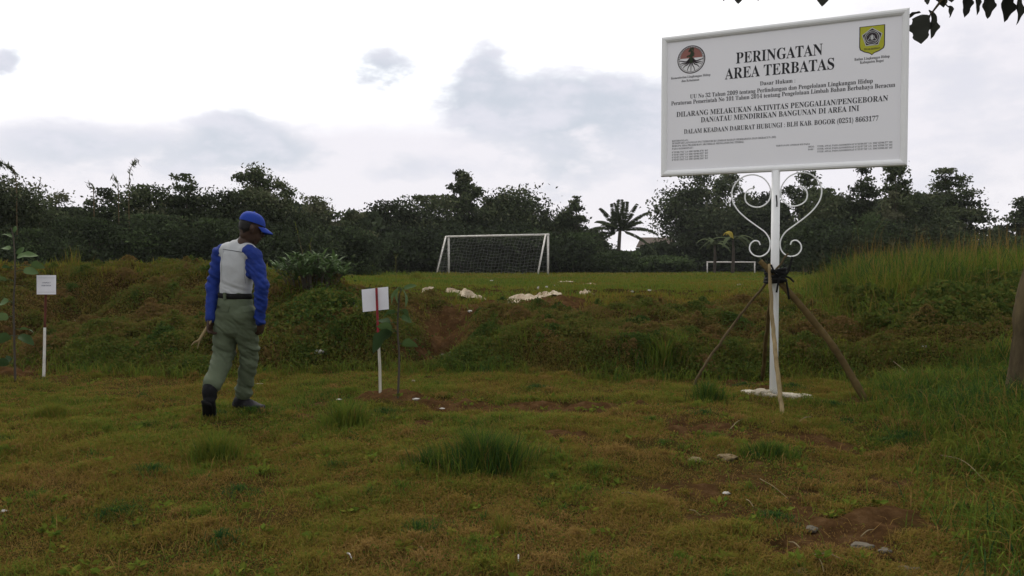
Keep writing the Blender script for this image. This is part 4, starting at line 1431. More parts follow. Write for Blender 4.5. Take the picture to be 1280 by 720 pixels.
def lashing():
    o = thing('rubber_lashing', knot, 'black rubber strip lashing knotted round the signpost and props', 'lashing')
    parts = []
    r = np.random.default_rng(8)
    for k in range(7):
        a = np.linspace(0, 2 * math.pi, 25)
        rx, ry = .072 + .014 * r.random(), .12 + .02 * r.random()
        tz = r.normal() * .028
        tilt = r.normal() * .25
        pts = np.stack([rx * np.cos(a) - .012, ry * np.sin(a) - .05, tz + tilt * .1 * np.cos(a + r.random() * 6)], -1)
        parts.append(tube_np(pts, .015, 6, False))
    link('coil', mesh_parts('coil', parts, True, False), RUBBER, o)
    parts = []
    for e in ((.07, -.17, -.2), (-.05, -.2, -.14), (.09, -.18, .17), (.12, -.14, -.05), (-.1, -.2, .1)):
        parts.append(tube_np(curve_pts([[0, -.16, 0], [e[0] * .6, e[1], e[2] * .2], e], 10), .009, 5))
    link('loose_end', mesh_parts('loose_end', parts, True, False), RUBBER, o)


lashing()


# ------------------------------------------------------------------ small stake signs
def stake_sign(name, label, base, top, red_from, corners, Y, stake_front, words, low_mat, hi_mat):
    b = np.asarray(base, float)
    o = thing(name, b, label, 'stake sign', 'small white notices on stakes')
    t = np.asarray(top, float) - b
    m = t * red_from
    link('lower_stake', mesh_parts('lower_stake', [tube_np([[0, 0, -.15], m * .5 + [.004, 0, 0], m], [.0145, .0135, .0125], 6)], False, False), low_mat, o)
    link('upper_stake', mesh_parts('upper_stake', [tube_np([m + [0, 0, -.001], t], [.0118, .0115], 6)], False, False), hi_mat, o)
    q = np.array([P(px, py, Y) for px, py in corners]) - b       # TL TR BR BL
    nrm = np.cross(q[1] - q[0], q[3] - q[0])
    nrm /= np.linalg.norm(nrm)
    if nrm[1] > 0:
        nrm = -nrm
    V = np.concatenate([q, q - nrm * .006])
    F = np.array([[0, 3, 2, 1], [4, 5, 6, 7], [0, 1, 5, 4], [1, 2, 6, 5], [2, 3, 7, 6], [3, 0, 4, 7]])
    p_ = link('panel', mesh_np('panel', V, [F]), plain('panel_white', (.72, .71, .76), .6, .08, 10, .03), o)
    if words:
        ex, ey = q[1] - q[0], q[0] - q[3]
        W_, H_ = np.linalg.norm(ex), np.linalg.norm(ey)
        ex, ey = ex / W_, ey / H_
        f_ = lambda s, z, out=0: q[3] + ex * (W_ - s) + ey * z + nrm * out
        text_mesh('lettering', [(w, W_ * a1, W_ * a0, H_ * z, H_ * .065) for w, a0, a1, z in words], plain('blue_ink', (.05, .06, .12), .6, .1), p_, f_)
        tp = []
        for z in (.12, .86):
            tp.append(stroke_np([(W_ * .04, H_ * z), (W_ * .96, H_ * z)], .003, f_, .0012))
        link('tape_edge', mesh_parts('tape_edge', tp, False, False), plain('tape_grey', (.42, .42, .46), .4, .1), p_)
    return o


REDP = plain('red_paint', (.33, .018, .035), .55, .5, 14, .2, 40, col2=(.10, .02, .018))
RUSTP = plain('red_brown_stake', (.11, .03, .018), .7, .5, 14, .2, 40)
b1 = G(54, 471, 5, 10)
stake_sign('stake_sign', 'small square white notice with two lines of writing on its stake', b1, P(58, 345, b1[1]), .49, [(45.7, 344), (69.7, 344), (69.6, 368), (45.9, 368)], b1[1] - .03, False,
           [('TANAMAN 2', .28, .70, .58), ('KEHUTANAN', .25, .74, .43)], WHITEOLD, RUSTP)
b2 = G(475.5, 492, 5, 10)
stake_sign('stake_sign', 'blank white notice crossed by its red topped stake beside a young sapling', b2, P(470.5, 360, b2[1]), .505, [(452, 362), (485, 358.5), (486, 386.5), (453.5, 390)], b2[1] + .028, True, [], SPLITW, REDP)


# ------------------------------------------------------------------ saplings with broad leaves
def leaf_np(L_, W_, droop=.4, fold=.25, lobes=0.0, tint=.5, m=9, seed=0):
    """a broad leaf along +X from its stalk, folded on the midrib and drooping"""
    r = np.random.default_rng(seed)
    t = np.linspace(0, 1, m)
    w = W_ * np.sin(np.pi * t ** .8) ** .75 * (1 + lobes * np.sin(t * 17 + r.random() * 6) * (t > .15))
    w[0], w[-1] = .002, .002
    x = L_ * t * (1 - .25 * droop * t)
    z = -L_ * droop * t ** 1.8
    rows = []
    for f in (-1, -.5, 0, .5, 1):
        rows.append(np.stack([x - .06 * L_ * abs(f) * (t < .3), f * w * .5, z + abs(f) * w * fold * .5 + .05 * w * np.sin(t * 9 + f * 2)], -1))
    V = np.concatenate(rows)
    i = np.arange(m - 1)
    F = np.concatenate([np.stack([k * m + i, k * m + i + 1, (k + 1) * m + i + 1, (k + 1) * m + i], -1) for k in range(4)])
    return V, [F], np.full(len(V), tint)


def place_np(part, pos, az, pitch=0.0, roll=0.0):
    v, f, t = part
    M = np.array(Matrix.Rotation(az, 3, 'Z') @ Matrix.Rotation(-pitch, 3, 'Y') @ Matrix.Rotation(roll, 3, 'X'))
    return v @ M.T + np.asarray(pos), f, t


def sapling(label, stem_px, Y, leaves, seed, rad=.011):
    base = G(*stem_px[0], 5, 10)
    Y = base[1]
    o = thing('sapling', base, label, 'sapling', 'young planted saplings')
    cp = curve_pts([base - base + [0, 0, -.05]] + [P(px, py, Y) - base for px, py in stem_px[1:]], 26)
    link('stem', mesh_parts('stem', [tube_np(cp, np.linspace(rad, rad * .45, len(cp)), 6)], True, False), BARK, o)
    for k, (px, py, L_, W_, az, pit, dr_, ti, dy) in enumerate(leaves):
        q = P(px, py, Y + dy) - base
        # stalk starts on the stem a little below
        if seed == 2:
            L_, W_ = L_ * .72, W_ * .72
        j = np.argmin(np.abs(cp[:, 2] - q[2] + .01))
        st = cp[j]
        az = math.radians(az)
        stalk = tube_np(curve_pts([st, (st + q) / 2 + [0, 0, .012], q], 6), .0035, 4)
        stalk = (stalk[0], stalk[1], np.full(len(stalk[0]), .3))
        roll = math.radians((35, -50, 60, -25, 50)[k % 5])
        lf = place_np(leaf_np(L_, W_, dr_, .3, .05, ti, seed=seed * 50 + k), q, az, math.radians(pit), roll)
        link('leaf', mesh_parts('leaf', [stalk, lf], True), BROAD, o)


sapling('slim sapling with a few dark broad leaves beside the red topped stake', [(497, 497), (499, 450), (497, 410), (499, 372), (502, 362)], 7.2, [
    (489, 416, .24, .22, 190, -30, .35, .12, -.05), (503, 430, .14, .10, 20, 10, .5, .55, 0.0), (489, 412, .13, .10, 175, 30, .45, .6, -.03), (486, 405, .14, .09, 160, 40, .6, .2, .03),
    (502, 397, .11, .08, 15, -10, .4, .45, .03), (493, 391, .12, .09, 200, 10, .6, .35, -.04), (503, 388, .13, .08, -15, -30, .5, .4, .0), (498, 362, .18, .06, 215, -35, .5, .75, -.02),
    (503, 362, .17, .06, -35, -40, .5, .7, 0.0), (505, 361, .13, .05, 20, 25, .3, .6, .03), (497, 360, .15, .05, 250, -60, .3, .8, .04)], 1)
sapling('taller sapling with pale upturned leaves at the left edge', [(19, 476), (18, 430), (17, 380), (19, 340), (17, 300), (14, 285)], 8.3, [
    (22, 322, .26, .16, 10, 25, .4, .8, 0), (40, 333, .2, .15, 15, 15, .5, .65, .05), (30, 338, .18, .12, 0, 0, .5, .9, -.04), (12, 312, .2, .1, 165, 30, .5, .85, 0), (22, 318, .16, .07, 60, 55, .3, .5, .05),
    (8, 350, .2, .13, 190, 15, .4, .9, -.03), (10, 377, .17, .12, 185, 0, .5, .85, 0), (10, 397, .18, .14, 200, 10, .4, .95, -.04), (26, 412, .2, .1, 5, 20, .6, .7, .0), (12, 420, .22, .16, 170, -10, .5, .3, .03),
    (24, 420, .24, .14, -10, -15, .4, .3, .05), (14, 450, .22, .16, 175, -10, .4, .15, .0), (10, 455, .2, .15, 210, 20, .4, .2, -.05), (16, 297, .15, .07, 200, 40, .4, .6, 0), (17, 290, .12, .05, 80, 60, .3, .5, 0), (13, 335, .16, .1, 150, 20, .4, .4, .05)], 2)


def crest_bush():
    q = G(392, 362, 5, 14)
    o = thing('leafy_bush', q, 'leafy bush with light strap like leaves on the crest right of the walking man', 'bush')
    r = np.random.default_rng(77)
    parts = []
    stems = []
    for k in range(80):
        a = r.random() * 6.283
        rad = .5 * r.random() ** .6
        top = np.array([rad * math.cos(a) - .05, rad * .7 * math.sin(a), .15 + .32 * r.random() * (1.2 - rad)])
        stems.append(tube_np(curve_pts([[top[0] * .5, top[1] * .5, -.15], top * [.8, .8, .6], top], 6), .005, 4))
        for j in range(6):
            b_ = r.random() * 6.283
            parts.append(place_np(leaf_np(.15 + .08 * r.random(), .03 + .012 * r.random(), .5, .3, 0, np.clip(.72 + .2 * r.normal(), 0, 1), 6, k * 10 + j), top + r.normal(size=3) * .015, b_, math.radians(20 + 50 * r.random())))
    link('stems', mesh_parts('stems', stems, True, False), BARK, o)
    link('foliage', mesh_parts('foliage', parts, True), BROAD, o)
    # the dark leafy mass it grows from
    n = 9000
    q2 = G(402, 395, 5, 14)
    o2 = thing('dark_shrub', q2, 'dark tangled low shrub spilling down the bank below the leafy bush', 'shrub')
    x, y = r.normal(size=n) * .48 + q2[0], r.normal(size=n) * .42 + q2[1] + .25
    z = H(x, y) + .26 * r.random(n) * np.exp(-(((x - q2[0]) / .7) ** 2))
    sz = .035 + .035 * r.random(n)
    v, f, t = cards(np.stack([x, y, z], -1) - q2, sz, sz * .5, np.clip(.75 + .25 * r.normal(size=n), 0, 1), r=r)
    link('foliage', mesh_np('foliage', v, f, t), WEED, o2)
    tw = []
    for k in range(30):
        i, j = r.integers(0, n, 2)
        a_, b_ = np.array([x[i], y[i], z[i]]) - q2, np.array([x[i] + .1 * r.normal(), y[i] + .1 * r.normal(), H(x[i], y[i]) - .02]) - q2
        tw.append(tube_np([b_, a_], .004, 4))
    link('stems', mesh_parts('stems', tw, True, False), BARK, o2)


crest_bush()


def reedgrass(label, px0, py0, px1, py1, seed):
    q = G(px0, py0, 5, 20)
    tip = P(px1, py1, q[1]) - q
    cp = curve_pts([[0, 0, -.05], tip * .5 + [.0, 0, .03], tip], 12)
    o = thing('grass_stalk', q, label, 'grass stalk', 'single stalks on the crest')
    link('stem', mesh_parts('stem', [tube_np(cp, np.linspace(.007, .004, len(cp)), 4)], True, False), STICK, o)
    n = 14
    r = np.random.default_rng(seed)
    pos = cp[r.integers(2, len(cp), n)]
    v, f, t = blades(pos, r.random(n) * 6.283, .12 + .12 * r.random(n), np.full(n, .01), .6 + .4 * r.random(n), np.full(n, .6))
    link('blade', mesh_np('blade', v, f, t), GRASS, o)


reedgrass('thin pale stalk leaning left out of the leafy bush', 386, 330, 370, 283, 1)
reedgrass('straight pale stalk rising out of the leafy bush', 390, 335, 388, 303, 2)
reedgrass('lone flowering stalk on the crest left of the goal', 495, 345, 495, 318, 3)


# ------------------------------------------------------------------ tree overhanging at the right
def near_tree():
    b = G(1284, 492, 4, 9)
    o = thing('shade_tree', b, 'rough barked trunk at the right edge whose lobed leaves hang into the top corner', 'tree')
    Yb = b[1]
    t1 = P(1296, 360, Yb) - b
    cp = curve_pts([[0, 0, -.2], [.0, 0, .05], t1 * .5 + [.0, 0, 0], t1, [.55, .1, 2.4], [.45, .3, 3.9], [.2, .5, 5.2]], 50)
    rr = np.interp(np.linspace(0, 1, len(cp)), [0, .08, .3, .6, 1], [.19, .155, .135, .12, .07])
    v, f, t = tube_np(cp, rr, 16)
    ang = np.arctan2(v[:, 1], v[:, 0])
    v = v * (1 + .0) + (np.stack([np.cos(ang), np.sin(ang), 0 * ang], -1)) * (.014 * fbm(ang * 4, v[:, 2] * 4, 3, 44))[:, None]
    link('trunk', mesh_np('trunk', v, f, None, True), BARKL, o)
    # branches
    tips = {}
    br = []
    s1 = curve_pts([[.45, .3, 3.7], P(1275, -90, 7.5) - b, P(1225, -40, 7.5) - b, P(1185, -8, 7.55) - b, P(1160, 22, 7.6) - b], 30)
    br.append(tube_np(s1, np.linspace(.05, .006, len(s1)), 7))
    s2 = curve_pts([[.3, .4, 4.3], P(1200, -190, 7.6) - b, P(1060, -110, 7.6) - b, P(1000, -70, 7.6) - b, P(905, -55, 7.6) - b], 30)
    br.append(tube_np(s2, np.linspace(.05, .01, len(s2)), 7))
    for s3 in ([P(1225, -40, 7.5), P(1215, -22, 7.5), P(1208, -8, 7.5)], [P(1275, -90, 7.5), P(1262, -45, 7.45), P(1255, -15, 7.45)], [P(1185, -8, 7.55), P(1182, 4, 7.55), P(1186, 9, 7.55)], [P(1020, -82, 7.6), P(1023, -45, 7.6), P(1027, -25, 7.6)],
               [P(930, -60, 7.6), P(925, -40, 7.6), P(922, -22, 7.6)]):
        c_ = curve_pts(np.array(s3) - b, 8)
        br.append(tube_np(c_, .006, 5))
    r = np.random.default_rng(66)
    for k in range(7):
        e = np.array([r.normal() * 1.5 + .3, r.normal() * 1.3 + .6, 4.6 + 1.6 * r.random()])
        c_ = curve_pts([[.3, .4, 3.6 + r.random()], e * [.6, .6, .9], e], 10)
        br.append(tube_np(c_, np.linspace(.05, .012, len(c_)), 6))
        tips[k] = e
    link('branch', mesh_parts('branch', br, True, False), BARKL, o)

    def hang(px, py, Y, L_, W_, az, pit, dr_, lob, ti, k):
        q = P(px, py, Y) - b
        lf = place_np(leaf_np(L_, W_, dr_, .3, lob, ti, 14, 900 + k), q, math.radians(az), math.radians(pit))
        link('leaf', mesh_parts('leaf', [lf], True), DLEAF, o)
    DL = [(1152, 20, 7.62, .27, .20, 235, -75, .25, .22, .3), (1162, 14, 7.6, .27, .19, -50, -72, .25, .16, .45), (1150, 16, 7.66, .16, .12, 150, -5, .4, .15, .4), (1186, 8, 7.55, .11, .11, -10, -80, .1, .02, .4),
          (1175, -4, 7.55, .12, .1, 40, -20, .4, .1, .3), (1207, -14, 7.5, .27, .13, -70, -80, .2, .2, .2), (1216, -16, 7.5, .28, .12, -50, -70, .2, .25, .3), (1235, -12, 7.5, .27, .12, -95, -78, .2, .2, .35),
          (1252, -16, 7.45, .34, .24, -60, -70, .25, .2, .25), (1268, -16, 7.4, .36, .24, -40, -72, .25, .15, .3), (1028, -22, 7.6, .23, .16, -90, -82, .15, .06, .4), (923, -20, 7.6, .19, .14, -95, -82, .15, .05, .35),
          (905, -30, 7.6, .24, .08, -95, -85, .1, .1, .35), (948, -30, 7.6, .24, .07, -80, -85, .1, .1, .3), (1163, -6, 7.6, .1, .08, 200, -60, .2, .1, .4), (1190, -14, 7.5, .15, .12, -120, -60, .2, .1, .4)]
    for k, a_ in enumerate(DL):
        hang(*a_, k)
    parts = []
    for k in range(330):
        e = tips[k % 7] + r.normal(size=3) * [.6, .6, .35]
        parts.append(place_np(leaf_np(.24 + .1 * r.random(), .18 + .05 * r.random(), .4, .3, .12, .2 + .4 * r.random(), 9, 2000 + k), e, r.random() * 6.283, -math.radians(20 + 50 * r.random())))
    link('crown', mesh_parts('crown', parts, True), DLEAF, o)


DLEAF = foliage('lobed_leaves', [(0, (.028, .028, .026)), (1, (.05, .055, .04))], trans=.10, rough=.5)
near_tree()


# ------------------------------------------------------------------ litter, stones, sacks, sticks
def blob_mesh(name, sx, sy, sz, seed, rough=.3, sub=3, flat_top=None):
    bm = bmesh.new()
    bmesh.ops.create_icosphere(bm, subdivisions=sub, radius=1)
    for v in bm.verts:
        p_ = np.array(v.co)
        n_ = 1 + rough * float(fbm(p_[0] * 1.6 + seed * 3.1, p_[1] * 1.6 + p_[2] * 1.3 + seed, 3, seed % 40))
        p_ = p_ * n_
        v.co = (p_[0] * sx, p_[1] * sy, p_[2] * sz)
    me = bpy.data.meshes.new(name)
    bm.to_mesh(me)
    bm.free()
    return me


def sheet_mesh(name, q, sx, sy, seed, crumple=.05, thick=.004, res=26, yaw=0.0):
    """crumpled sacking lying over the ground, with ragged edges"""
    r = np.random.default_rng(seed)
    g = np.linspace(-1, 1, res)
    U_, V_ = np.meshgrid(g, g)
    rag = 1 + .22 * fbm(U_ * 2 + seed, V_ * 2, 3, seed % 50)
    lx, ly = U_ * sx * rag * .5, V_ * sy * rag * .5
    X = q[0] + lx * math.cos(yaw) - ly * math.sin(yaw)
    Y = q[1] + lx * math.sin(yaw) + ly * math.cos(yaw)
    ridge = np.abs(fbm(U_ * 1.6 + seed * 2.3, V_ * 2.6, 3, seed % 60 + 3))
    Z = H(X, Y) + .012 + crumple * (.15 + ridge) * (1 - .7 * np.maximum(np.abs(U_), np.abs(V_)) ** 3)
    pts = np.stack([X, Y, Z], -1) - q
    k = res
    i = np.arange(k * k).reshape(k, k)
    F = np.stack([i[:-1, :-1], i[:-1, 1:], i[1:, 1:], i[1:, :-1]], -1).reshape(-1, 4)
    v = np.concatenate([pts.reshape(-1, 3), pts.reshape(-1, 3) - [0, 0, thick]])
    ring = np.concatenate([i[0, :], i[1:, -1], i[-1, -2::-1], i[-2:0:-1, 0]])
    m = len(ring)
    side = np.stack([ring, np.roll(ring, -1), np.roll(ring, -1) + k * k, ring + k * k], -1)
    return mesh_np(name, v, [F, F[:, ::-1] + k * k, side[:, ::-1]], None, True)


SH = [('torn pale sack draped over the soil left of the gully head', 592, 372, .46, .42, .15, .1), ('whitish crumpled sack spread on the bank edge right of the gully', 657, 375, .50, .42, .13, .25),
      ('long pale strip of sacking just right of the crumpled sack', 686, 370, .42, .36, .09, .1), ('thin pale ragged strip above the torn sack', 570, 366, .36, .2, .07, -.1),
      ('small pale rag at the left end of the soil edge', 535, 362, .22, .12, .04, .1), ('pale rag with a turned up corner right of the sacks', 733, 367, .24, .2, .08, .2),
      ('flat pale rag lying on the field in front of the goal', 707, 353, .5, .5, .06, .1), ('smaller flat pale rag right of the one before the goal', 735, 356, .38, .4, .05, .1)]
for k, (lb, px, py, sx, sy, cr_, yw) in enumerate(SH):
    q = G(px, py, 7, 40)
    tag(link('sacking', sheet_mesh('sacking', q, sx, sy, 20 + k, cr_, yaw=yw), SACK, loc=q), lb, 'sacking', 'pale sacks and rags on the bank edge')

LT = [('white crumpled cup lying in the soil below the torn sack', 588, 391, .05, .04, .035, PAPERW), ('small white upright wrapper on the bank edge above the crumpled sack', 673, 362, .03, .02, .06, PAPERW),
      ('small white ring shaped wrapper beside the upright one', 683, 361, .04, .02, .06, PAPERW), ('white scrap on the field edge right of the two wrappers', 695, 358, .07, .05, .03, PAPERW),
      ('white scrap near the bank edge left of the small far goal', 790, 366, .04, .03, .03, PAPERW), ('pale scrap next to the one left of the small far goal', 812, 364, .04, .03, .025, PAPERW),
      ('whitish lump at the foot of the bank right of the walking man', 398, 443, .07, .05, .05, PAPERW), ('cream paper scrap on the grass right of the slim sapling', 516, 478, .035, .03, .02, PAPERW),
      ('pale scrap on the soil mound of the slim sapling', 520, 501, .04, .03, .018, PAPERW), ('pale scrap lower left of the red topped stake', 424, 501, .04, .02, .012, PAPERW),
      ('tiny white scrap right of the sapling mound', 553, 512, .03, .02, .01, PAPERW), ('white scrap on the left bank face', 104, 397, .06, .03, .025, PAPERW), ('small white scrap left of the other on the left bank face', 94, 402, .03, .02, .02, PAPERW),
      ('small bright white scrap on the grass below the signpost', 907, 619, .028, .02, .015, PAPERW), ('pale scrap on the ridge right of the bamboo prop', 1156, 435, .04, .03, .02, PAPERW), ('white scrap on the field near the signpost', 925, 357, .08, .05, .03, PAPERW),
      ('pale scrap in the field in front of the left goal post', 615, 352, .06, .05, .03, PAPERW), ('small pale scrap behind the walking man\'s right shoe', 324, 481, .05, .025, .01, PAPERW), ('pale scrap close to the left edge of the photo', 4, 641, .03, .02, .008, PAPERW)]
for k, (lb, px, py, sx, sy, sz, mt) in enumerate(LT):
    q = G(px, py, 2.5, 40)
    s = max(1, q[1] / 14)
    tag(link('litter_scrap', blob_mesh('litter_scrap', sx * s * .8, sy * s * .8, sz * s * .6, 3 + k * 5, .5, 2), mt, loc=q + [0, 0, sz * .25 + .008]), lb, 'litter', 'scraps of pale litter')
ST = [('larger pale stone at the foot of the gully', 563, 446, .055, .045, .04), ('smaller pale stone left of the other at the gully foot', 553, 447, .04, .035, .03), ('flat tan stone on the grass below the signpost', 908, 574, .06, .05, .025),
      ('grey stone in the grass left of the flat tan stone', 870, 577, .045, .035, .02), ('tan stone half buried at the bank foot right of the bamboo prop', 1142, 486, .08, .06, .05), ('yellowish flat stone at the bottom edge', 998, 716, .04, .03, .015),
      ('pale pebble in the dirt of the bottom right', 1015, 663, .03, .022, .015), ('flat pale stone in the dirt near the bottom right corner', 1135, 714, .05, .035, .015), ('long low stone in the dirt of the bottom right', 1078, 684, .05, .03, .014), ('pebble on the dirt beside the long low stone', 1106, 690, .03, .022, .014)]
for k, (lb, px, py, sx, sy, sz) in enumerate(ST):
    q = G(px, py, 2.5, 40)
    tag(link('stone', blob_mesh('stone', sx, sy, sz, 7 + k * 3, .45), plain('tan_stone', (.17, .125, .065), .9, .4, 18, .6, 40) if 'tan' in lb or 'yellow' in lb else STONE, loc=q + [0, 0, sz * .35]), lb, 'stone', 'loose stones')


def stick(label, p0, p1, rad, mat=STICK, arch=.01, group='dry sticks and stalks on the ground', name='dry_stick', cat='stick', y=(2.5, 12)):
    a_, b_ = G(*p0, *y), G(*p1, *y)
    a_[2] += rad * .8 + .012
    b_[2] += rad * .8 + .012
    c_ = curve_pts([a_, (a_ + b_) / 2 + [0, 0, arch], b_], 12)
    o = link(name, mesh_parts(name, [tube_np(c_ - a_, np.linspace(rad * .62, rad * .35, len(c_)), 6)], True, False), mat, loc=a_)
    tag(o, label, cat, group)


stick('short white peg lying at the bottom edge left of the middle tuft', (434, 697), (440, 704), .007, PAPERW)
stick('short white peg lying at the bottom edge near the centre', (648, 699), (648, 708), .007, PAPERW)
stick('short grey stick between the two white pegs', (523, 688), (531, 696), .006)
stick('long pale straw across the grass below the signpost', (950, 602), (985, 627), .004, STRAW)
stick('short pale straw left of the bare dirt', (932, 628), (942, 638), .005, STRAW)
stick('pale twig standing askew in the bare dirt', (1000, 690), (986, 682), .006, STRAW)
stick('thin straw at the edge of the bare dirt', (862, 641), (876, 649), .004, STRAW)
stick('pale curved twig in the dirt at the bottom right', (1018, 698), (1052, 704), .005, STRAW, .015)
stick('straight straw pointing to the bottom edge in the dirt', (1024, 703), (1030, 720), .004, STRAW)
stick('pale straw in the weeds of the bottom right', (1076, 675), (1092, 666), .005, STRAW)
stick('brown curled dead leaf stalk below the large dark green tuft', (776, 621), (796, 624), .008)
stick('forked dead stalk on the grass under the bamboo prop', (998, 531), (1014, 524), .008, STRAW, .015)
stick('dry stalk lying beside the grass tuft under the signpost', (912, 540), (930, 526), .006, STRAW, .015)
stick('long bent dry stalk arching out of the right hand weeds', (1176, 572), (1240, 614), .005, STRAW, .05)
stick('dry twig on the ridge right of the bamboo prop', (1112, 450), (1150, 485), .006, STRAW, .015)


# ------------------------------------------------------------------ the walking man
def loft(pts, radii, side=(1, 0, 0), k=18, round_ends=True):
    """closed elliptical loft; radii (a along side, b across)"""
    pts = np.asarray(pts, float)
    radii = np.asarray([(r, r) if np.isscalar(r) else r for r in radii], float)
    # resample smoothly
    n = len(pts)
    cp = curve_pts(pts, max(12, 7 * (n - 1)))
    u = np.linspace(0, n - 1, len(cp))
    ra = np.interp(u, np.arange(n), radii[:, 0])
    rb = np.interp(u, np.arange(n), radii[:, 1])
    if round_ends:
        t0, t1 = cp[0] - cp[1], cp[-1] - cp[-2]
        t0, t1 = t0 / np.linalg.norm(t0), t1 / np.linalg.norm(t1)
        e = (.6, .85, .98)
        h = (.8, .52, .17)
        m0, m1 = min(ra[0], rb[0]), min(ra[-1], rb[-1])
        cp = np.concatenate([[cp[0] + t0 * m0 * .8 * q for q in (1.0, .8, .45)], cp, [cp[-1] + t1 * m1 * .8 * q for q in (.45, .8, 1.0)]])
        ra = np.concatenate([[ra[0] * q for q in (.25, .6, .88)], ra, [ra[-1] * q for q in (.88, .6, .25)]])
        rb = np.concatenate([[rb[0] * q for q in (.25, .6, .88)], rb, [rb[-1] * q for q in (.88, .6, .25)]])
    t = np.gradient(cp, axis=0)
    t /= np.linalg.norm(t, axis=1)[:, None] + 1e-9
    sd_ = np.asarray(side, float)
    V = []
    a = np.arange(k) / k * 2 * math.pi
    for i in range(len(cp)):
        s = sd_ - t[i] * (sd_ @ t[i])
        s /= np.linalg.norm(s) + 1e-9
        b_ = np.cross(t[i], s)
        V.append(cp[i] + np.cos(a)[:, None] * s * ra[i] + np.sin(a)[:, None] * b_ * rb[i])
    V = np.concatenate(V)
    m = len(cp)
    i = np.arange(m - 1)[:, None] * k
    j = np.arange(k)[None]
    F = np.stack([i + j, i + (j + 1) % k, i + k + (j + 1) % k, i + k + j], -1).reshape(-1, 4)
    c0, c1 = len(V), len(V) + 1
    V = np.concatenate([V, cp[:1], cp[-1:]])
    jj = np.arange(k)
    e0 = (m - 1) * k
    T_ = np.concatenate([np.stack([np.full(k, c0), (jj + 1) % k, jj], -1), np.stack([np.full(k, c1), e0 + jj, e0 + (jj + 1) % k], -1)])
    return V, [F, T_], np.zeros(len(V))


def fused(name, parts, voxel, smooth=6, wrinkle=None):
    """union of lofts as one continuous surface"""
    v, f, _ = merge(parts)
    me = mesh_np(name + '_raw', v, f)
    o = bpy.data.objects.new(name, me)
    C.objects.link(o)
    md = o.modifiers.new('r', 'REMESH')
    md.mode = 'VOXEL'
    md.voxel_size = voxel
    sm = o.modifiers.new('s', 'SMOOTH')
    sm.factor = .5
    sm.iterations = smooth
    bpy.context.view_layer.update()
    out = bpy.data.meshes.new_from_object(o.evaluated_get(bpy.context.evaluated_depsgraph_get()))
    bpy.data.objects.remove(o)
    bpy.data.meshes.remove(me)
    out.name = name
    n = len(out.vertices)
    if wrinkle:
        c_ = np.empty(n * 3, np.float32)
        nr = np.empty(n * 3, np.float32)
        out.vertices.foreach_get('co', c_)
        out.vertices.foreach_get('normal', nr)
        c_, nr = c_.reshape(-1, 3), nr.reshape(-1, 3)
        c_ = c_ + nr * wrinkle(c_)[:, None]
        out.vertices.foreach_set('co', c_.astype(np.float32).ravel())
    out.polygons.foreach_set('use_smooth', np.ones(len(out.polygons), bool))
    out.update()
    return out


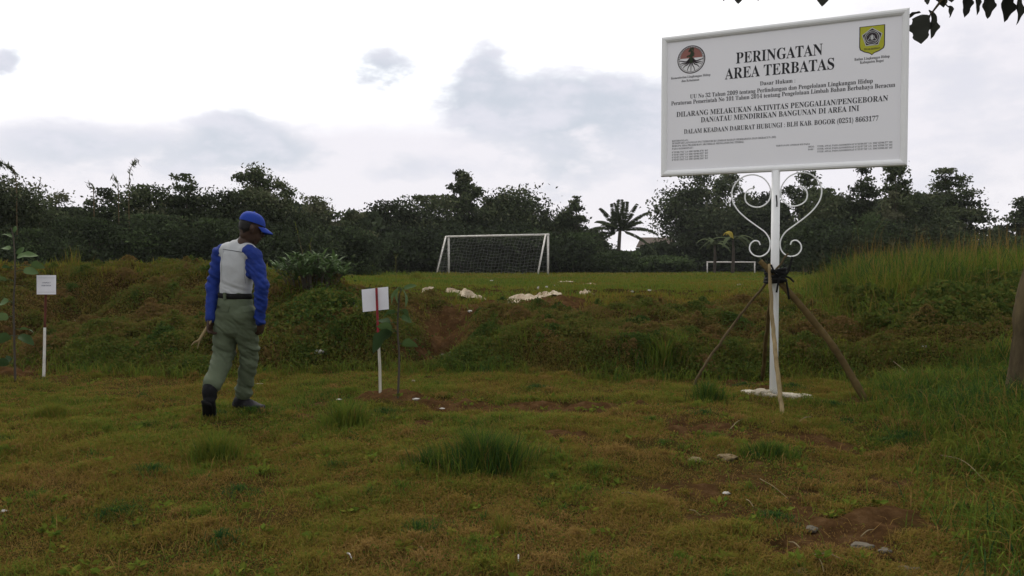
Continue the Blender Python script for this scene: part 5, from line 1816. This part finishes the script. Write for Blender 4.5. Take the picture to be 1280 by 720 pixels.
def person():
    root = np.array([-2.24, 6.33, float(H(-2.24, 6.33))])
    o = thing('person', root, 'man walking away in a blue cap, blue sleeved white shirt and grey green trousers', 'person')
    Q = lambda px, py, Y: P(px, py, Y) - root
    f = np.array([.42, .91, 0])
    r_ = np.array([.91, -.42, 0])
    skin = plain('skin', (.05, .028, .019), .55, .25, 20, .1, 60)
    # joints
    pel, waist, chest, upc, nb = Q(295, 392, 6.35), Q(295, 366, 6.35), Q(298, 340, 6.345), Q(300, 318, 6.34), Q(304, 306, 6.335)
    lsh, lel, lwr = Q(277, 317, 6.42), Q(266, 357, 6.40), Q(263, 397, 6.32)
    rsh, rel, rwr = Q(318, 320, 6.26), Q(327, 358, 6.22), Q(325, 400, 6.28)
    lhip, lkn, lan = Q(284, 395, 6.38), Q(280, 445, 6.36), Q(262, 488, 6.08)
    rhip, rkn, ran = Q(305, 395, 6.30), Q(312, 443, 6.42), Q(304, 496, 6.50)
    hd = Q(314, 285, 6.345)
    hf = np.array([.80, .52, -.30])
    hf /= np.linalg.norm(hf)
    hs = np.cross(hf, [0, 0, 1.0])
    hs /= np.linalg.norm(hs)
    hu = np.cross(hs, hf)
    # --- the body (mostly under clothes): one continuous surface
    hand = []

    def make_hand(wr, down, palm_n, thumb_dir, curl, out):
        """palm, four fingers and a thumb; down = finger direction, palm_n = towards the palm side"""
        down, palm_n, thumb_dir = (np.asarray(q, float) / np.linalg.norm(q) for q in (down, palm_n, thumb_dir))
        pc = wr + down * .055
        out.append(loft([wr - down * .01, wr + down * .03, wr + down * .075, wr + down * .09], [(.024, .018), (.033, .016), (.038, .015), (.034, .013)], thumb_dir, 14))
        for k, (off, L_) in enumerate(((.029, .072), (.010, .08), (-.010, .074), (-.028, .058))):
            a_ = wr + down * .08 + thumb_dir * off
            p1 = a_ + down * L_ * .45 + palm_n * L_ * .12 * curl
            p2 = p1 + down * L_ * (.32 - .12 * curl) + palm_n * L_ * .26 * curl
            p3 = p2 + down * L_ * (.24 - .22 * curl) + palm_n * L_ * .3 * curl
            out.append(loft([a_ - down * .012, a_, p1, p2, p3], [.0095, .0095, .0088, .008, .0068], thumb_dir, 10))
        t0 = wr + down * .025 + thumb_dir * .026
        t1 = t0 + down * .03 + thumb_dir * .022 + palm_n * .008
        t2 = t1 + down * .028 + thumb_dir * .006 + palm_n * .018 * curl
        out.append(loft([t0 - thumb_dir * .012, t0, t1, t2], [.012, .012, .0102, .008], palm_n, 10))
    rf = (Q(325, 417, 6.32) - rwr)
    make_hand(rwr, rf + np.array([.0, .02, 0]), -r_, f, .75, hand)
    lf_ = (Q(262, 408, 6.30) - lwr)
    make_hand(lwr, lf_, r_, f * .9 + np.array([-.2, 0, 0]), 1.25, hand)
    body = [loft([pel, waist, chest, upc, nb], [(.11, .07), (.105, .07), (.125, .08), (.12, .07), (.06, .05)], r_),
            loft([upc, nb, nb + np.array([.02, .015, .05]), hd - hu * .05 - hf * .02], [.07, .058, .052, .055], hs),
            # skull, jaw
            loft([hd - hu * .075 + hf * .012, hd - hu * .03, hd + hu * .02, hd + hu * .075, hd + hu * .1], [(.05, .06), (.066, .083), (.073, .092), (.064, .08), (.035, .045)], hs),
            loft([hd - hu * .02 + hf * .04, hd - hu * .07 + hf * .055, hd - hu * .1 + hf * .06], [(.055, .05), (.047, .04), (.026, .024)], hs),
            # nose, brow, lips, ears
            loft([hd + hu * .005 + hf * .085, hd - hu * .03 + hf * .106, hd - hu * .038 + hf * .092], [(.009, .012), (.015, .014), (.014, .01)], hs, 10),
            loft([hd + hu * .015 + hf * .083 - hs * .035, hd + hu * .018 + hf * .088, hd + hu * .015 + hf * .083 + hs * .035], [.01, .011, .01], hu, 8),
            loft([hd - hu * .062 + hf * .09 - hs * .02, hd - hu * .062 + hf * .098, hd - hu * .062 + hf * .09 + hs * .02], [(.006, .006), (.009, .009), (.006, .006)], hu, 8),
            loft([hd + hs * .072 + hu * .015 - hf * .008, hd + hs * .08 - hu * .01 - hf * .014, hd + hs * .074 - hu * .04], [(.01, .018), (.011, .02), (.008, .012)], hs, 10),
            loft([hd - hs * .072 + hu * .015 - hf * .008, hd - hs * .08 - hu * .01 - hf * .014, hd - hs * .074 - hu * .04], [(.01, .018), (.011, .02), (.008, .012)], hs, 10),
            loft([upc + (lsh - upc) * .6, lsh, (lsh + lel) / 2, lel, (lel + lwr) / 2, lwr], [.05, .045, .04, .034, .033, .024], f),
            loft([upc + (rsh - upc) * .6, rsh, (rsh + rel) / 2, rel, (rel + rwr) / 2, rwr], [.05, .045, .04, .034, .033, .024], f),
            loft([pel, lhip, (lhip + lkn) / 2, lkn, lan], [.07, .075, .066, .048, .036], r_),
            loft([pel, rhip, (rhip + rkn) / 2, rkn, ran], [.07, .075, .066, .048, .036], r_)] + hand
    link('body', fused('body', body, .0045, 3), skin, o)
    # eyes (small, on the far side of the cap's shade)
    for sg in (-1, 1):
        link('eye', mesh_parts('eye', [loft([hd - hu * .004 + hf * (.078) + hs * sg * .031, hd - hu * .004 + hf * .084 + hs * sg * .031], [.011, .008], hs, 10)], True, False), plain('eye_white', (.4, .38, .36), .3), o)
    # hair below the cap
    hair = [loft([hd - hf * .03 + hu * .05, hd - hf * .036 + hu * .01, hd - hf * .04 - hu * .028, hd - hf * .042 - hu * .05], [(.07, .066), (.074, .066), (.068, .054), (.05, .03)], hs)]
    link('hair', fused('hair', hair, .006, 3), plain('black_hair', (.012, .01, .009), .6, .3, 40, .3, 120), o)
    # --- shirt, torso in off-white
    tor = [loft([Q(294, 371, 6.35), Q(294.5, 364, 6.35), Q(296, 350, 6.35), Q(298, 333, 6.345), Q(299, 319, 6.345), Q(301, 310, 6.345), Q(304, 304.5, 6.345)], [(.122, .098), (.134, .104), (.14, .112), (.152, .116), (.152, .105), (.115, .085), (.064, .062)], r_, 24),
           loft([upc + (lsh - upc) * .35, lsh * .55 + upc * .45 + np.array([0, 0, .018]), lsh + np.array([0, 0, .0])], [.085, .08, .058], f), loft([upc + (rsh - upc) * .35, rsh * .55 + upc * .45 + np.array([0, 0, .018]), rsh], [.085, .08, .058], f)]

    def wr_shirt(c):
        a = .006 * fbm(c[:, 0] * 9 + c[:, 2] * 6, c[:, 2] * 9 - c[:, 0] * 7, 3, 4)
        low = np.exp(-((c[:, 2] - waist[2] - .03) / .06) ** 2)
        return a + low * .009 * fbm(c[:, 0] * 9 + 3, c[:, 2] * 34 + c[:, 0] * 12, 3, 5)
    white = plain('shirt_white', (.38, .39, .40), .85, .1, 5, .12, 120)
    blue = plain('shirt_blue', (.010, .029, .185), .8, .25, 7, .15, 120)
    shm = fused('shirt', tor, .007, 5, wr_shirt)
    link('shirt', shm, white, o)
    # blue raglan sleeves over the shoulders
    ws = lambda c: 0.010 * fbm(c[:, 0] * 14, c[:, 2] * 20, 3, 14) + .011 * fbm(c[:, 0] * 12 + c[:, 1] * 9, c[:, 2] * 30 + c[:, 0] * 22, 2, 6)
    for sh, el_, wr, inn, lo in ((lsh, lel, lwr, .58, Q(283, 345, 6.40)), (rsh, rel, rwr, .66, Q(314, 345, 6.28))):
        c_ = [loft([upc * (1 - inn) + sh * inn + np.array([0, 0, .03]), sh + np.array([0, 0, .005]), sh * .66 + el_ * .34, sh * .2 + el_ * .8, el_, el_ * .5 + wr * .5, wr + (wr - el_) * .03], [(.07, .06), (.072, .062), (.064, .06), (.058, .055), (.056, .054), (.05, .049), (.044, .044)], f),
              loft([sh * .75 + upc * .25, sh * .45 + lo * .55, lo], [.062, .056, .036], f)]
        link('sleeve', fused('sleeve', c_, .006, 4, ws), blue, o)
    bv = BVHTree.FromPolygons([v.co.copy() for v in shm.vertices], [list(p_.vertices) for p_ in shm.polygons])

    def on_back(bvh, px, py, off):
        e = Vector(EYE - root)
        d = Vector(ray(px, py)).normalized()
        h = bvh.ray_cast(e, d)
        return np.array(h[0] + h[1] * off) if h[0] is not None else Q(px, py, 6.22)
    sm = plain('seam_dark', (.06, .065, .075), .8, .2)
    parts = [tube_np([on_back(bv, px, py, .001) for px, py in zip(np.linspace(279, 308.5, 14), 311.5 + .16 * np.linspace(0, 29, 14))], .0026, 5)]
    link('yoke_seam', mesh_parts('yoke_seam', parts, True, False), sm, o)
    sm2 = plain('seam_grey', (.26, .27, .28), .8, .2)
    for xs in ([(279.5, 313), (277.5, 325), (277, 340), (278, 352)], [(307.5, 317), (305.5, 328), (305.5, 342), (307, 354)]):
        q = curve_pts(xs, 18)
        link('back_seam', mesh_parts('back_seam', [tube_np([on_back(bv, a_, b_, .0005) for a_, b_ in q], .0018, 4)], True, False), sm2, o)
    # --- trousers
    tr = [loft([Q(294, 367, 6.35), Q(294, 376, 6.35), Q(294.5, 392, 6.35), Q(295, 408, 6.35)], [(.132, .103), (.143, .115), (.156, .13), (.15, .118)], r_, 24),
          loft([lhip + np.array([0, 0, .02]), lhip + (lkn - lhip) * .35, lhip + (lkn - lhip) * .7, lkn, lkn * .55 + lan * .45, lkn * .12 + lan * .88], [(.094, .106), (.096, .1), (.086, .09), (.079, .083), (.075, .078), (.074, .074)], r_),
          loft([rhip + np.array([0, 0, .02]), rhip + (rkn - rhip) * .35, rhip + (rkn - rhip) * .7, rkn, rkn * .5 + ran * .5, rkn * .06 + ran * .94], [(.094, .106), (.09, .1), (.08, .087), (.073, .078), (.066, .07), (.062, .064)], r_)]

    def wr_tr(c):
        a = .011 * fbm(c[:, 0] * 9 + c[:, 1] * 5, c[:, 2] * 13 + c[:, 0] * 6, 3, 24)
        kn = np.exp(-((c[:, 2] - lkn[2]) / .11) ** 2) + .8 * np.exp(-((c[:, 2] - ran[2] - .06) / .07) ** 2) + .6 * np.exp(-((c[:, 2] - lhip[2] + .07) / .08) ** 2)
        return a + kn * .024 * fbm(c[:, 0] * 9 + c[:, 1] * 6, c[:, 2] * 26 + 16 * c[:, 0], 3, 7)
    tm = fused('trousers', tr, .007, 5, wr_tr)
    drill = plain('grey_green_drill', (.080, .098, .060), .85, .2, 6, .15, 90)
    link('trousers', tm, drill, o)
    tb = BVHTree.FromPolygons([v.co.copy() for v in tm.vertices], [list(p_.vertices) for p_ in tm.polygons])
    for (xa, ya, xb, yb, xc, yc, xd, yd) in ((271, 382, 287, 382.5, 285, 390, 272, 388), (301, 383.5, 315, 383, 316, 389, 303, 391)):
        q = []
        n = 7
        for v_ in np.linspace(0, 1, n):
            for u_ in np.linspace(0, 1, n):
                x = (1 - v_) * (xa + (xb - xa) * u_) + v_ * (xd + (xc - xd) * u_)
                y = (1 - v_) * (ya + (yb - ya) * u_) + v_ * (yd + (yc - yd) * u_)
                q.append(on_back(tb, x, y, .006))
        i = np.arange(n * n).reshape(n, n)
        F = np.stack([i[:-1, :-1], i[1:, :-1], i[1:, 1:], i[:-1, 1:]], -1).reshape(-1, 4)
        V = np.concatenate([np.array(q), np.array(q) + np.array([0, .007, 0])])
        ring = np.concatenate([i[0, :], i[1:, -1], i[-1, -2::-1], i[-2:0:-1, 0]])
        sd_ = np.stack([ring, np.roll(ring, -1), np.roll(ring, -1) + n * n, ring + n * n], -1)
        link('pocket_flap', mesh_np('pocket_flap', V, [F, sd_]), drill, o)
    # belt
    belt = []
    a = np.linspace(0, 2 * math.pi, 49)
    cB = Q(294, 369.5, 6.35)
    V = []
    for dz, ro in ((-.022, .004), (-.02, .008), (.02, .008), (.022, .004)):
        V += [cB + r_ * (.135 + ro) * math.cos(t) + f * (.106 + ro) * math.sin(t) + np.array([0, 0, dz - .004 * math.cos(t)]) for t in a[:-1]]
    n = 48
    F = []
    for q in range(3):
        for k in range(n):
            F.append([q * n + k, q * n + (k + 1) % n, (q + 1) * n + (k + 1) % n, (q + 1) * n + k])
    link('belt', mesh_np('belt', np.array(V), [np.array(F)], None, True), RUBBER, o)
    lp = Q(295, 370, 6.215)
    lp = cB - f * .116 + r_ * .005
    link('belt_loop', mesh_parts('belt_loop', [box_np(lp, (.024, .012, .056), np.stack([r_, f, [0, 0, 1]], 1))], tint=False), drill, o)
    # --- boots
    leather = plain('black_leather', (.009, .009, .010), .7, .4, 14, .25, 50, spec=.08)
    ltoe, lheel = Q(262, 525, 6.22), Q(260, 503, 6.03)
    bl = [loft([lkn * .22 + lan * .78, lan, lan * .35 + lheel * .65 + np.array([0, .03, 0])], [(.060, .060), (.054, .056), (.05, .056)], r_),
          loft([lheel + np.array([0, .02, .012]), lheel * .6 + ltoe * .4 + np.array([0, .022, 0]), lheel * .15 + ltoe * .85 + np.array([0, .0, .01]), ltoe + np.array([.0, .05, .03])], [(.046, .045), (.05, .042), (.054, .034), (.045, .026)], r_)]
    link('boot', fused('boot', bl, .006, 4), leather, o)
    d_ = (ltoe - lheel)
    link('sole', mesh_parts('sole', [loft([lheel + np.array([0, -.028, .0]), lheel * .5 + ltoe * .5 + np.array([0, -.022, 0]), lheel * .1 + ltoe * .9 + np.array([0, -.018, .0])], [(.045, .014), (.046, .012), (.05, .012)], r_)], True, False), RUBBER, o)
    rtoe, rheel = Q(328, 509, 6.43), Q(295, 510, 6.55)
    gz = float(H(*(root + rheel)[:2])) - root[2]
    rheel[2] = gz + .045
    rtoe[2] = float(H(*(root + rtoe)[:2])) - root[2] + .042
    brr = [loft([rkn * .16 + ran * .84, ran, ran * .4 + (rheel + rtoe * .0) * .6], [(.048, .05), (.046, .05), (.046, .052)], r_),
           loft([rheel, rheel * .6 + rtoe * .4 + np.array([0, 0, .018]), rheel * .2 + rtoe * .8, rtoe], [(.036, .04), (.038, .044), (.041, .032), (.034, .023)], np.cross(rtoe - rheel, [0, 0, 1.0]))]
    link('boot', fused('boot', brr, .006, 4), plain('dusty_leather', (.012, .012, .014), .7, .4, 9, .25, 50, spec=.08, col2=(.05, .047, .05)), o)
    sd_ = np.cross(rtoe - rheel, [0, 0, 1.0])
    link('sole', mesh_parts('sole', [loft([rheel - [0, 0, .038], (rheel + rtoe) / 2 - [0, 0, .036], rtoe - [0, 0, .028]], [(.042, .012), (.042, .011), (.042, .01)], sd_)], True, False), RUBBER, o)
    # --- cap: crown, visor, button, strap
    capc = hd + hu * .048 - hf * .004
    cu_ = hu * .97 - hf * .12
    V = []
    n, m = 36, 10
    for q in range(m + 1):
        e = q / m * math.pi / 2
        for k in range(n):
            a_ = k / n * 2 * math.pi
            rr = 1 + .012 * math.cos(6 * a_) * math.cos(e)
            V.append(capc + (hs * .087 * math.cos(a_) + hf * .104 * math.sin(a_)) * math.cos(e) ** .75 * rr + cu_ * (.092 * math.sin(e) - .012))
    F = [[q * n + k, q * n + (k + 1) % n, (q + 1) * n + (k + 1) % n, (q + 1) * n + k] for q in range(m) for k in range(n)]
    capm = plain('cap_blue', (.010, .038, .27), .75, .2, 8, .12, 120)
    cp_ = link('cap', mesh_np('cap', np.array(V), [np.array(F)], None, True), capm, o)
    V = []
    n, m = 17, 7
    for s_ in (0, -.006):
        for q in range(m + 1):
            for k in range(n):
                a_ = math.radians(20 + 140 * k / (n - 1))
                base_ = hs * .088 * math.cos(a_) + hf * .103 * math.sin(a_)
                ext = (hf * .078 * math.sin(a_) ** .7 - hs * .0) * q / m
                V.append(capc + base_ + ext - hu * (.012 + .028 * (q / m) ** 1.3 + .02 * math.cos(a_) ** 2) + hu * s_ - hu * .0)
    i = np.arange((m + 1) * n).reshape(m + 1, n)
    F1 = np.stack([i[:-1, :-1], i[:-1, 1:], i[1:, 1:], i[1:, :-1]], -1).reshape(-1, 4)
    ring = np.concatenate([i[0, :], i[1:, -1], i[-1, -2::-1], i[-2:0:-1, 0]])
    sd2 = np.stack([ring, np.roll(ring, -1), np.roll(ring, -1) + (m + 1) * n, ring + (m + 1) * n], -1)
    link('visor', mesh_np('visor', np.array(V), [F1[:, ::-1], F1 + (m + 1) * n, sd2], None, True), capm, cp_)
    link('button', mesh_parts('button', [loft([capc + cu_ * .078, capc + cu_ * .084], [.009, .007], hs, 10)], True, False), capm, cp_)
    # --- stick in the left hand: a thing of its own
    h0 = Q(262, 404, 6.29) + root
    s_ = thing('forked_stick', h0, 'pale forked stick held low in the walking man\'s left hand', 'stick')
    pts = curve_pts([Q(266, 396, 6.30) + root - h0, np.zeros(3), P(254, 417, 6.26) - h0, P(249, 425, 6.25) - h0, P(243, 428, 6.24) - h0, P(239, 432, 6.24) - h0], 24)
    link('shaft', mesh_parts('shaft', [tube_np(pts, np.interp(np.linspace(0, 1, len(pts)), [0, .3, .6, 1], [.009, .011, .012, .004]), 7)], True, False), SPLIT, s_)
    pts = curve_pts([P(250, 424, 6.25) - h0, P(248, 431, 6.25) - h0, P(247, 436, 6.26) - h0], 8)
    link('fork', mesh_parts('fork', [tube_np(pts, np.linspace(.008, .003, len(pts)), 6)], True, False), SPLIT, s_)


person()
